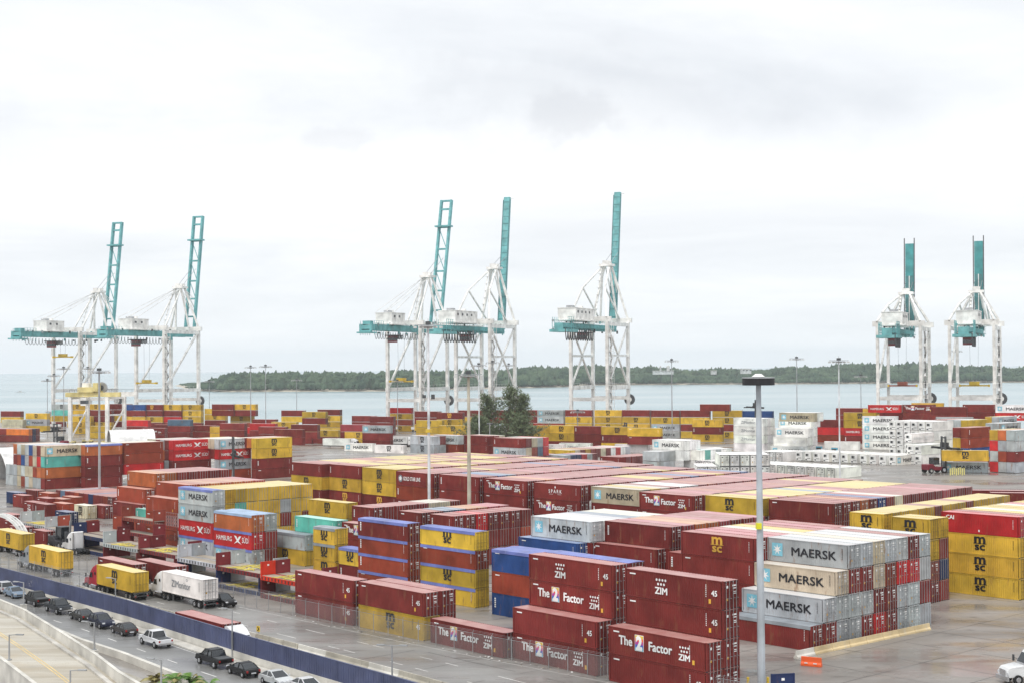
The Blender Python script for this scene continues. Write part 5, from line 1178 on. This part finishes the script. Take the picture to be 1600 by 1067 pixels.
# ------------------------------------------------------------------ trucks
def chassis(pos, yaw, label, L=12.4, z0=0.0):
    t = tag(empty('container_trailer', (pos[0], pos[1], z0), -yaw), label, 'trailer', 'container trailers'); m = MB()
    for s in (-1, 1): m.box(-L/2, L/2, s*.5-.08, s*.5+.08, .85, 1.17, DGREY)
    for k in range(5): m.box(-L/2+k*(L-.2)/4, -L/2+k*(L-.2)/4+.2, -1.15, 1.15, 1.0, 1.17, DGREY)
    m.box(L/2-.1, L/2+.12, -1.15, 1.15, .6, .72, DGREY); m.box(-L/2+2.4, -L/2+2.6, -.7, -.55, .1, .9, STEEL); m.box(-L/2+2.4, -L/2+2.6, .55, .7, .1, .9, STEEL); m.build('frame', t)
    for x in (L/2-1.2, L/2-2.5):
        for s in (-1, 1): wheel(t, x, s*.95, .5, .5)
    for s in (-1, 1): q = MB(); q.box(L/2+.12, L/2+.15, s*.95-.12, s*.95+.12, .62, .74, LRED); q.build('tail_light', t)
    return t
def tractor(pos, ang, col, label, z0=0.0, cat='truck'):
    """conventional tractor, local +x = forward, origin under the fifth wheel"""
    t = tag(empty('truck_tractor', (pos[0], pos[1], z0), ang), label, cat, 'road tractors'); pc = lambda o: setattr(o, 'color', (*col, 1))
    m = MB(); m.prism([(3.9, .75), (3.9, 1.55), (4.2, 1.95), (5.9, 1.72), (6.15, 1.4), (6.2, .7)], -1.05, 1.05, CARP, [1, 1, 1, .82, .8, .85]); o = m.build('hood', t, bevel=.06); pc(o)
    m = MB(); m.prism([(1.1, .9), (1.1, 3.9), (1.6, 4.0), (2.7, 3.55), (3.35, 2.95), (3.9, 2.0), (3.95, .9)], -1.2, 1.2, CARP, [1, .92, .9, .9, .92, 1, 1]); o = m.build('cab', t, bevel=.06); pc(o)
    m = MB(); m.prism([(3.31, 2.96), (3.36, 2.98), (3.93, 2.08), (3.86, 2.04)], -1.0, 1.0, GLASS); m.build('windscreen', t)
    m = MB()
    for s in (-1, 1): m.prism([(2.6, 2.0), (2.65, 2.75), (3.3, 2.72), (3.65, 2.0)], s*1.205-.012, s*1.205+.012, GLASS); m.box(1.5, 1.9, s*1.205-.012, s*1.205+.012, 2.5, 2.9, GLASS)
    m.build('side_window', t)
    m = MB(); m.box(-1.3, 5.9, -.42, -.28, .65, .95, DGREY); m.box(-1.3, 5.9, .28, .42, .65, .95, DGREY); m.box(-.6, .8, -.5, .5, .96, 1.12, DGREY); m.cyl((1.2, -1.0, .75), (3.0, -1.0, .75), .34, .34, CHROME, 12); m.cyl((1.2, 1.0, .75), (3.0, 1.0, .75), .34, .34, CHROME, 12); m.build('frame', t)
    m = MB(); m.box(6.1, 6.3, -1.15, 1.15, .4, .85, CHROME); m.build('bumper', t); m = MB(); m.box(6.16, 6.22, -.55, .55, .85, 1.5, CHROME); m.build('grille', t)
    for s in (-1, 1):
        q = MB(); q.cyl((.95, s*.95, 1.0), (.95, s*.95, 3.9), .09, .09, CHROME, 8); q.build('exhaust_stack', t)
        q = MB(); q.box(6.02, 6.17, s*.83-.17, s*.83+.17, 1.0, 1.25, LWH); q.build('headlight', t)
        q = MB(); q.bar((3.7, s*1.2, 2.2), (4.0, s*1.55, 2.3), .05, .05, DGREY); q.box(3.9, 4.05, s*1.6-.1, s*1.6+.1, 1.95, 2.6, DGREY); q.build('mirror', t)
        wheel(t, 5.0, s*.98, .5, .32); wheel(t, .5, s*.9, .5, .55); wheel(t, -.8, s*.9, .5, .55)
    return t
def rig(x, y, tok, col, lab_c, lab_ch, lab_t, yaw=50, L=12.19, ref='FL', cab=True, zt=4.12, shift=0.0):
    a = R(yaw); u = Vector((math.cos(a), -math.sin(a))); v = Vector((math.sin(a), math.cos(a))); p = G(x, y, zt)+v*shift
    if ref == 'FR': p = p-u*L
    c = p+u*L/2+v*1.22
    make_container((c.x, c.y, 1.2), a, L, 2.9, tok, lab_c, 'containers on road trailers'); chassis(c, a, lab_ch)
    if cab: q = c-u*(L/2-1.0); tractor(q, math.pi-a, col, lab_t)
rig(33, 834, 'yM', (.7, .7, .7), 'yellow black-lettered container on the left-most trailer', 'trailer under the left-most yellow container', 'tractor of the left-most yellow container', ref='FR')
rig(45, 851, 'yM', (.30, .32, .33), 'yellow black-lettered container on the trailer with a grey tractor', 'trailer behind the grey tractor', 'grey tractor pulling a yellow container')
rig(151, 881, 'yM', (.38, .012, .03), 'yellow black-lettered container behind the crimson tractor', 'trailer behind the crimson tractor', 'crimson tractor with tall sleeper cab')
rig(252.5, 891, 'wO', (.72, .73, .74), 'white grey-lettered reefer on the road trailer behind the yellow one', 'trailer under the white lettered reefer', 'white tractor hidden between yellow and white containers')
rig(153, 869.5, 'm', (.4, .02, .03), 'maroon container on a trailer beyond the crimson tractor', 'trailer under the maroon container beyond the crimson tractor', '', cab=False)
rig(213, 872.5, 'm', (.4, .02, .03), 'maroon container on a trailer beyond the white reefer', 'trailer under the maroon container beyond the white reefer', '', cab=False)
# truck beside the wall heading the other way
a = R(50); u = Vector((math.cos(a), -math.sin(a))); v = Vector((math.sin(a), math.cos(a))); c = G(272.5, 955, 2.75)+u*6.1+v*1.3
make_container((c.x, c.y, -.17), a, 12.19, 2.9, 'm', 'maroon container whose roof shows above the blue wall', 'containers on road trailers'); chassis(c, a+math.pi, 'trailer hidden behind the blue wall', z0=-1.4)
tractor(c+u*5.2, -a, (.75, .76, .77), 'white tractor whose cab top shows above the blue wall', z0=-1.4)
p = G(112, 868, 0); tractor((p.x+1, p.y+2), math.pi-R(50), (.78, .78, .78), 'white bobtail tractor behind the yellow container with the grey tractor')
p = G(1581, 1068, 0); t = tractor((p.x+5.2, p.y+1.6), math.pi+R(12), (.78, .79, .80), 'white tractor at the bottom right corner of the wet yard')
p = G(192, 757, 0); tractor((p.x+5, p.y+5), math.pi+R(20), (.78, .78, .78), 'white tractor beside the rust row with the light mast')
def far_truck(x, y, lab, lab2, tok='w', flip=False):
    X, Y, z = on_ground(x, y); make_container((X, Y, z+1.2), R(22), 12.19, 2.7, tok, lab, 'containers on road trailers', 0); chassis((X, Y), R(22), 'trailer under the '+lab[:60], z0=z)
    q = Vector((X, Y))+RU*(5.2); tractor(q, -R(22), (.78, .78, .78), lab2, z)
far_truck(528, 700, 'white reefer on a trailer by the front quay row', 'white tractor heading right by the front quay row')
far_truck(617, 697, 'second white reefer on a trailer left of the mid-distance bays', 'white tractor left of the mid-distance bays', 'wK')
B2 = [(542.7, 690, 'wK', 'white star-marked reefer on the open yard, centre left'), (590, 693, 'wM', 'white black-lettered reefer on the open yard, centre left'), (880, 690, 'wO', 'white reefer in front of yellow quay row'), (925, 688, 'wT', 'white reefer right of the short lamp post'), (1080, 697, 'w', 'white reefer behind the pale doors row'), (838, 692, 'wO', 'white reefer beside red end doors'), (968, 692, 'w', 'white reefer below the black loader mast')]
for x, y, tk, l in B2:
    X, Y, z = on_ground(x+20, y+14); make_container((X, Y, z), R(22), 12.19, 2.9, tk, l, 'white reefer containers in the yard', 0)

# ------------------------------------------------------------------ flat racks
RK = {'m': (.20, .03, .035), 'g': (.42, .45, .47), 'k': (.025, .04, .12), 'r': (.32, .07, .045), 'R': (.70, .045, .02), 'o': (.62, .18, .03)}
STRAP = mat('lashing_yellow', (.72, .60, .12), .7, wear=.6, wear_scale=3, wear_col=(.25, .12, .1))
def rack_mesh(L=12.19):
    if 'rk' in _cm: return _cm['rk']
    d = MB(); d.box(-L/2+.02, L/2-.02, -1.22, -1.06, .0, .62, PAINT); d.box(-L/2+.02, L/2-.02, 1.06, 1.22, 0, .62, PAINT); d.box(-L/2+.1, L/2-.1, -1.05, 1.05, .48, .60, WOOD)
    for k in range(14): x = -L/2+.5+k*(L-1)/13; d.box(x-.1, x+.1, -1.26, -1.221, .1, .52, FRAME)
    w = MB(); w.box(-.06, .06, -1.08, 1.08, .02, 1.85, PAINT); w.box(-.12, .12, -1.22, -1.08, 0, 1.98, PAINT); w.box(-.12, .12, 1.08, 1.22, 0, 1.98, PAINT); w.box(-.08, .08, -1.08, 1.08, 1.86, 1.97, PAINT); w.box(.061, .075, -.16, .16, 1.3, 1.55, LETTER_W)
    for k in (-.6, 0, .6): w.box(-.09, -.06, k-.06, k+.06, .02, 1.85, PAINT)
    s = MB(); rn = random.Random(5)
    for k in range(16):
        x, y = rn.uniform(-2.4, 2.4), rn.uniform(-.8, .8); a = rn.uniform(0, 3.1); l = rn.uniform(.5, 1.1); s.bar((x-math.cos(a)*l, y-math.sin(a)*l, .66+k*.004), (x+math.cos(a)*l, y+math.sin(a)*l, .70+k*.004), .16, .07, STRAP)
    _cm['rk'] = (d.mesh('deck'), w.mesh('end_wall'), s.mesh('lashing_straps')); return _cm['rk']
def rack(x, y, n, cols, ph, yaw=48, h=2.6, L=12.19, straps=''):
    a = R(yaw); u = Vector((math.cos(a), -math.sin(a))); v = Vector((math.sin(a), math.cos(a))); p = G(x, y, n*h); d, w, s = rack_mesh()
    for i, c in enumerate(cols):
        for k, tk in enumerate(c):
            q = p+u*L/2+v*(1.22+i*2.56); tier = n-1-k; pos = ['upper', 'lower', 'bottom'][k]
            nm = {'m': 'maroon', 'g': 'grey', 'k': 'navy', 'r': 'rust-red', 'R': 'bright orange-red', 'o': 'orange'}[tk]
            t = tag(empty('flat_rack', (q.x, q.y, tier*h), -a), f'{pos} {nm} flat rack, {["front", "rear", "third"][i]} one {ph}', 'flat rack', 'empty flat racks beside the service road')
            col = jig(RK[tk]); o = obj('deck', d, t, col)
            for e in (-1, 1):
                if e > 0 and k == 0 and i == 0 and 'X' in straps: continue
                o = obj('end_wall', w, t, col); o.location = (e*(L/2-.13), 0, .621)
            if str(i) in straps and k < 2: obj('lashing_straps', s, t)
rack(406.7, 877, 2, ['Rm', 'mg'], 'beside the low stack ending the row', straps='01X')
rack(337, 863, 2, ['mk', 'gg'], 'left of the orange-red rack', straps='01X')
rack(277, 850.7, 2, ['gk', 'gg'], 'below the four-high white and red stack', straps='X')
rack(215.8, 838, 2, ['mm', 'mm'], 'in the middle of the rack row', straps='01X')
rack(160.7, 829.7, 2, ['gm', 'mm'], 'right of the navy rack', straps='0X')
rack(115, 816, 2, ['kk', 'mk'], 'fronted by navy end walls', straps='X')
rack(70, 807, 2, ['gg', 'rm'], 'left of the navy rack', straps='X')
rack(31, 799, 2, ['gg', 'gm'], 'nearest the white arch frame', straps='01X')
rack(189.6, 790, 3, ['rmm'], 'before the small turquoise stack')
a = R(48); u = Vector((math.cos(a), -math.sin(a))); v = Vector((math.sin(a), math.cos(a))); p = G(239, 822.8, 2.91)
for k in range(4):
    q = p+u*6.1+v*1.22; t = tag(empty('folded_rack', (q.x, q.y, 2.93+k*.66), -a), f'{ORD[k]} folded flat rack from the bottom of the pile left of the four-high stack', 'folded rack', 'folded flat racks in one pile'); obj('deck', rack_mesh()[0], t, RK['m' if k == 0 else 'g'])
    m = MB(); m.box(-6.05, -3.9, -1.2, 1.2, .61, .645, PAINT); m.box(3.9, 6.05, -1.2, 1.2, .61, .645, PAINT); o = m.build('end_wall', t); o.color = (*RK['m' if k == 0 else 'g'], 1)
q = p+u*6.1+v*1.22; t = tag(empty('flat_rack', (q.x, q.y, 2.93+4*.66), -a), 'grey flat rack standing on top of the folded pile', 'flat rack', 'empty flat racks beside the service road'); d_, w_, s_ = rack_mesh()
o = obj('deck', d_, t, RK['g']); o = obj('end_wall', w_, t, RK['g']); o.location = (-6.0, 0, .621); o = obj('end_wall', w_, t, RK['g']); o.location = (5.9, 0, .62); o.rotation_euler = (0, math.pi/2*.97, 0); o.location = (4.0, 0, .75)
x, y = 1204, 1052
rack(x, y, 1, ['k'], 'standing at the foot of the nearest mast', yaw=80)

# ------------------------------------------------------------------ container handlers
def handler(x, y, ang, label, mast_h=9.0, col=(.26, .02, .03), spread=None, ybot=None):
    X, Y, z = on_ground(x, y); t = tag(empty('container_handler', (X, Y, z), ang), label, 'container handler', 'container handlers in the yard'); m = MB()
    m.prism([(-3.6, .9), (-3.6, 2.4), (-1.8, 2.5), (-1.0, 1.8), (2.4, 1.6), (2.4, .7)], -1.5, 1.5, CARP); o = m.build('body', t, bevel=.08); o.color = (*col, 1)
    m = MB(); m.box(-1.4, .5, -.8, .8, 2.3, 4.1, GLASS); m.box(-1.5, .6, -.9, .9, 4.1, 4.25, DGREY)
    for a_, b_ in ((-1.45, -.85), (-1.45, .85), (.55, -.85), (.55, .85)): m.bar((a_, b_, 2.0), (a_, b_, 4.2), .12, .12, DGREY)
    m.build('cab', t)
    m = MB()
    for s in (-1, 1): m.box(2.5, 2.9, s*.85-.22, s*.85+.22, .3, mast_h, DGREY)
    for k in range(4): m.box(2.5, 2.85, -.62, .62, 1+k*(mast_h-1.6)/3, 1.4+k*(mast_h-1.6)/3, DGREY)
    m.bar((2.4, 0, 2.0), (2.7, 0, 5.5), .3, .3, STEEL); m.build('mast', t)
    for xx, r in ((1.6, .85), (-2.6, .7)):
        for s in (-1, 1): wheel(t, xx, s*1.5, r, .6)
    if spread: m = MB(); m.box(2.95, 3.5, -3.2, 3.2, spread, spread+.5, FRAME); m.box(2.95, 4.6, -6, -5.5, spread, spread+.35, FRAME); m.box(2.95, 4.6, 5.5, 6, spread, spread+.35, FRAME); m.box(2.95, 3.6, -6, 6, spread+.05, spread+.6, FRAME); m.box(2.7, 3.3, -1.6, 1.6, spread+.6, spread+1.9, FRAME); m.bar((2.95, -2.6, spread+.4), (2.95, -.8, spread+1.6), .3, .3, FRAME); m.build('spreader', t)
    return t
handler(1462, 738, R(20), 'maroon container handler gripping a yellow container at the right', 10.0, (.20, .015, .03), 6.4)
handler(349, 757, R(20), 'dark container handler between the swoosh and star-marked stacks', 13, (.04, .045, .05), 7.5)
handler(94, 697, R(150), 'dark container handler left of the yellow gantry with a maroon body', 9.5, (.22, .03, .05), 6)
handler(988, 696, R(200), 'black container handler mast before the yellow quay row', 9, (.03, .03, .03), 6)
handler(1193, 700, R(200), 'dark container handler mast above the grey-lettered reefers', 17.5, (.03, .03, .03), 14.5)
handler(100, 858, R(-48), 'dark yard machine parked behind the yellow container', 3.6, (.03, .03, .035))
for i in range(8):
    p = G(1485+i*3.1, 742-(i % 3)*.8, 3.0); o = MB().cyl((0, 0, 0), (0, 0, 1.9), .17, .17, mat('bollard_pale_yellow', (.75, .68, .25), .6), 10).build('bollard'); o.location = (p.x, p.y, 3.0)
    tag(o, 'pale yellow bollard in the cluster under the container handler', 'bollard', 'pale yellow bollards by the handler')
for x, l in ((1169, 'yellow bollard left of the nearest mast'), (1200, 'yellow bollard right of the nearest mast')):
    p = G(x, 1082, 0); o = MB().cyl((0, 0, 0), (0, 0, 1.6), .14, .14, YELLOW, 10).build('bollard'); o.location = (p.x, p.y, 0); tag(o, l, 'bollard')
for i in range(9):
    X, Y, z = on_ground(1240+i*8, 713-(i % 2)*5-i*.9); t = tag(empty('generator_unit', (X, Y, z), R(-22)), f'{ORD[i]} blue generator unit from the left in the row before the grey reefer', 'generator', 'small blue generator units in a row')
    m = MB(); m.box(-1.0, 1.0, -.8, .8, .2, 1.5, P_CYAN if i % 3 else WHITE); m.box(-1.04, 1.04, -.84, .84, 1.5, 1.6, STEEL); m.build('housing', t, bevel=.05); m = MB(); m.box(-.8, .8, -.86, -.81, .5, 1.2, DGREY); m.build('grille', t)
p = G(194, 872, 0); t = tag(empty('road_sign', (p.x, p.y, 0), R(-45)), 'orange diamond warning sign with a black symbol near the crimson tractor', 'sign')
m = MB(); m.cyl((0, 0, 0), (0, 0, 1.7), .05, .05, STEEL, 6); m.build('post', t); m = MB(); m.prism([(0, 1.4), (.85, 2.25), (0, 3.1), (-.85, 2.25)], -.08, -.05, ORANGE); m.prism([(0, 1.9), (.16, 1.9), (.16, 2.4), (.3, 2.4), (0, 2.8), (-.3, 2.4), (-.16, 2.4), (-.16, 1.9)], -.1, -.085, LETTER_K); m.build('sign_plate', t)
p = G(404, 993, 0); t = tag(empty('road_sign', (p.x, p.y, 0), R(-40)), 'small yellow chevron board at the start of the concrete barriers', 'sign')
m = MB(); m.cyl((0, 0, 0), (0, 0, .7), .04, .04, STEEL, 6); m.build('post', t); m = MB(); m.box(-.32, .32, -.06, -.03, .55, 1.25, YELLOW); m.prism([(-.2, .65), (.07, .9), (-.2, 1.15), (-.03, 1.15), (.23, .9), (-.03, .65)], -.08, -.065, LETTER_K); m.build('sign_plate', t)

# ------------------------------------------------------------------ arched fabric shelters
FAB = mat('white_fabric', (.82, .82, .81), .6)
def shelter(x, y, r, L, ang, label, z=None, rib=True):
    X, Y, z0 = on_ground(x, y); z0 = z if z is not None else z0; t = tag(empty('fabric_shelter', (X, Y, z0), ang), label, 'shelter'); m = MB(); n = 16
    vs = [(e*L, math.cos(k/n*math.pi)*rr, math.sin(k/n*math.pi)*rr*.92) for rr in (r, r-.12) for e in (0, 1) for k in range(n+1)]; q = n+1
    fs = [(k, k+1, q+k+1, q+k) for k in range(n)]+[(2*q+k+1, 2*q+k, 3*q+k, 3*q+k+1) for k in range(n)]+[(k+1, k, 2*q+k, 2*q+k+1) for k in range(n)]+[(q+k, q+k+1, 3*q+k+1, 3*q+k) for k in range(n)]
    m.raw(vs, fs, FAB); m.smooth = False; m.build('canopy', t)
    for e in (0.02, .33, .66, .98):
        b = MB()
        for k in range(n): a0, a1 = k/n*math.pi, (k+1)/n*math.pi; b.bar((e*L, math.cos(a0)*(r-.35), math.sin(a0)*(r-.35)*.92), (e*L, math.cos(a1)*(r-.35), math.sin(a1)*(r-.35)*.92), .2, .3, STEEL)
        b.build('arch_rib', t)
    return t
shelter(-10, 752, 10.5, 24, R(40), 'large white arched fabric shelter cut by the left edge')
shelter(170, 697, 7.4, 18, R(22), 'white barrel-roofed shelter behind the rust stacks at left')
# open arch frame at the left edge
X, Y, z = on_ground(-6, 852); t = tag(empty('arch_frame', (X, Y, 0), R(-20)), 'white curved arch frame over maroon containers at the left edge', 'arch frame')
for k in range(3):
    m = MB(); n = 18
    for i in range(n): a0, a1 = i/n*math.pi, (i+1)/n*math.pi; m.bar((math.cos(a0)*6.2, k*.9, math.sin(a0)*5.8), (math.cos(a1)*6.2, k*.9, math.sin(a1)*5.8), .35, .35 if k else .5, WHITE)
    m.build('arch_rib', t)
m = MB()
for i in range(1, 9): a0 = i/9*math.pi; m.bar((math.cos(a0)*6.2, 0, math.sin(a0)*5.8), (math.cos(a0)*6.2, 1.8, math.sin(a0)*5.8), .18, .18, STEEL)
m.build('cross_tie', t)

# ------------------------------------------------------------------ pine and palms
def leafm(name, c0, c1, sc=1.5):
    m = bpy.data.materials.new(name); m.use_nodes = True; nt = m.node_tree; N = nt.nodes.new; L = nt.links.new; b = nt.nodes['Principled BSDF']
    g = N('ShaderNodeNewGeometry'); n = N('ShaderNodeTexNoise'); n.inputs['Scale'].default_value = sc; n.inputs['Detail'].default_value = 3; L(g.outputs['Position'], n.inputs['Vector'])
    r = N('ShaderNodeValToRGB'); e = r.color_ramp.elements; e[0].position = .35; e[0].color = (*c0, 1); e[1].position = .65; e[1].color = (*c1, 1); L(n.outputs['Fac'], r.inputs[0]); L(r.outputs[0], b.inputs['Base Color']); b.inputs['Roughness'].default_value = .6; return m
PINE = leafm('pine_needles', (.085, .115, .06), (.19, .24, .12), .6); PALM = leafm('palm_leaf', (.04, .12, .02), (.16, .30, .05), 2.0); DRY = leafm('dry_palm_leaf', (.22, .18, .06), (.40, .36, .14), 2.0); BARK = mat('bark', (.16, .12, .09), .9, bump=.5)
def pine(x, ytop, w, Y, label, seed, lean=0.0):
    rn = random.Random(seed); p = at_depth(x, ytop, Y); z0 = ground(p.x, Y); h = p.z-z0; W = w*Y/2300.0
    t = tag(empty('pine_tree', (p.x, Y, z0)), label, 'tree'); tr = MB(); tr.cyl((0, 0, 0), (lean*.5, 0, h*.5), .55, .32, BARK, 8); tr.cyl((lean*.5, 0, h*.5), (lean, 0, h*.94), .32, .06, BARK, 8)
    cr = MB(); nb = 84
    for k in range(nb):
        f = .10+.88*k/nb; z = h*f; a = rn.uniform(0, 6.28); rad = W*.5*(1.0-f)**.5*rn.uniform(.45, 1.3)*(1.25 if f < .5 else 1); el = rn.uniform(.15, .7)
        o = Vector((lean*f, 0, z)); d = Vector((math.cos(a), math.sin(a), el)); e = o+d*rad; tr.cyl(o, e, .11, .03, BARK, 4, False)
        for j in range(12):
            s = rn.uniform(.25, 1.05); c = o+d*rad*s+Vector((rn.gauss(0, .6), rn.gauss(0, .6), rn.gauss(.2, .6)))
            for q in range(4):
                v = Vector((rn.gauss(0, 1), rn.gauss(0, 1), rn.gauss(.9, .8))).normalized()*rn.uniform(.6, 1.5); n_ = v.cross(Vector((rn.gauss(0, 1), rn.gauss(0, 1), rn.gauss(0, 1)))).normalized()*rn.uniform(.07, .16)
                cr.raw([c-n_, c+n_, c+v+n_*.3, c+v-n_*.3], [(0, 1, 2, 3)], PINE)
    tr.build('trunk', t); cr.build('crown', t)
pine(790, 606, 68, 530, 'tallest feathery dark pine rising above the containers', 11, 2.0)
pine(765, 619, 56, 528, 'middle feathery pine just left of the tallest', 12, -1.0)
pine(811, 618, 46, 534, 'slender pine right of the tallest', 15, 1.5)
pine(744, 655, 70, 520, 'low bushy pine at the left foot of the clump', 13); pine(812, 651, 66, 522, 'low bushy pine at the right foot of the clump', 14)
def palm(x, y, Y, s, label, seed, dry=False):
    rn = random.Random(seed); p = at_depth(x, y, Y); t = tag(empty('palm_tree', (p.x, Y, 0)), label, 'palm', 'palms below the ramp parapet'); h = max(1.2, p.z-.9*s)
    m = MB(); m.cyl((0, 0, 0), (0, 0, h), .17, .12, BARK, 8); m.build('trunk', t)
    for k in range(15):
        a = k*2.4+rn.uniform(-.3, .3); el = rn.uniform(.15, 1.35); L = s*rn.uniform(1.6, 2.3); f = MB(); pr = None; n = 9; pm = DRY if dry or rn.random() < .2 else PALM
        for i in range(n+1):
            q = i/n; hor = L*q*math.cos(el)*(1+.1*q); zz = h+L*(math.sin(el)*q-.75*q*q); c = Vector((math.cos(a)*hor, math.sin(a)*hor, zz))
            if pr:
                f.bar(pr, c, .035, .035, pm); tdir = (c-pr).normalized(); sd = tdir.cross(Vector((0, 0, 1))).normalized()
                for e in (-1, 1):
                    for g2 in (0, .5):
                        b0 = pr+(c-pr)*g2; ll = s*.52*math.sin(math.pi*min(1, q*.9+.12)); tip = b0+(sd*e*.85+tdir*.5+Vector((0, 0, -.28))).normalized()*ll; f.raw([b0, b0+tdir*.10*s, tip], [(0, 1, 2) if e > 0 else (0, 2, 1)], pm)
            pr = c
        f.build('frond', t)
palm(242, 1046, 150, 1.35, 'dry yellowish palm at the left of the palm clump', 1, True); palm(274, 1046, 147, 1.3, 'palm second from left in the clump', 2); palm(298, 1047, 143, 1.4, 'palm in the middle of the clump', 3); palm(326, 1053, 140, 1.4, 'palm at the right of the clump', 4); palm(262, 1060, 141, 1.3, 'low palm at the front of the clump', 5)

lt = MB(); rn = random.Random(21)
for k in range(90):
    i = rn.randrange(2, 5); a, c = Vector(FENCE[i]), Vector(FENCE[i+1]) ; p = a+(c-a)*rn.random()+Vector((rn.uniform(-1.3, .3), rn.uniform(-1.3, .3))); w = rn.uniform(.06, .28); z = .02; g = rn.uniform(0, 3)
    lt.raw([(p.x+math.cos(g+q*1.57)*w*rn.uniform(.5, 1), p.y+math.sin(g+q*1.57)*w, z+rn.uniform(0, .12)) for q in range(4)], [(0, 1, 2, 3)], rn.choice((LETTER_W, CONC, WOOD)))
tag(lt.build('litter'), 'scraps of pale litter blown along the foot of the fence', None, None, 'stuff')

# ------------------------------------------------------------------ air
def haze():
    m = bpy.data.materials.new('haze_air'); m.use_nodes = True; nt = m.node_tree; nt.nodes.remove(nt.nodes['Principled BSDF']); v = nt.nodes.new('ShaderNodeVolumePrincipled')
    v.inputs['Color'].default_value = (.93, .96, 1, 1); v.inputs['Density'].default_value = 7.5e-5; v.inputs['Anisotropy'].default_value = .2; nt.links.new(v.outputs[0], nt.nodes['Material Output'].inputs['Volume'])
    b = MB(); b.box(-9500, 9500, -400, 12500, -6, 135, m); tag(b.build('haze'), 'thin pale sea haze', None, None, 'stuff')
haze()
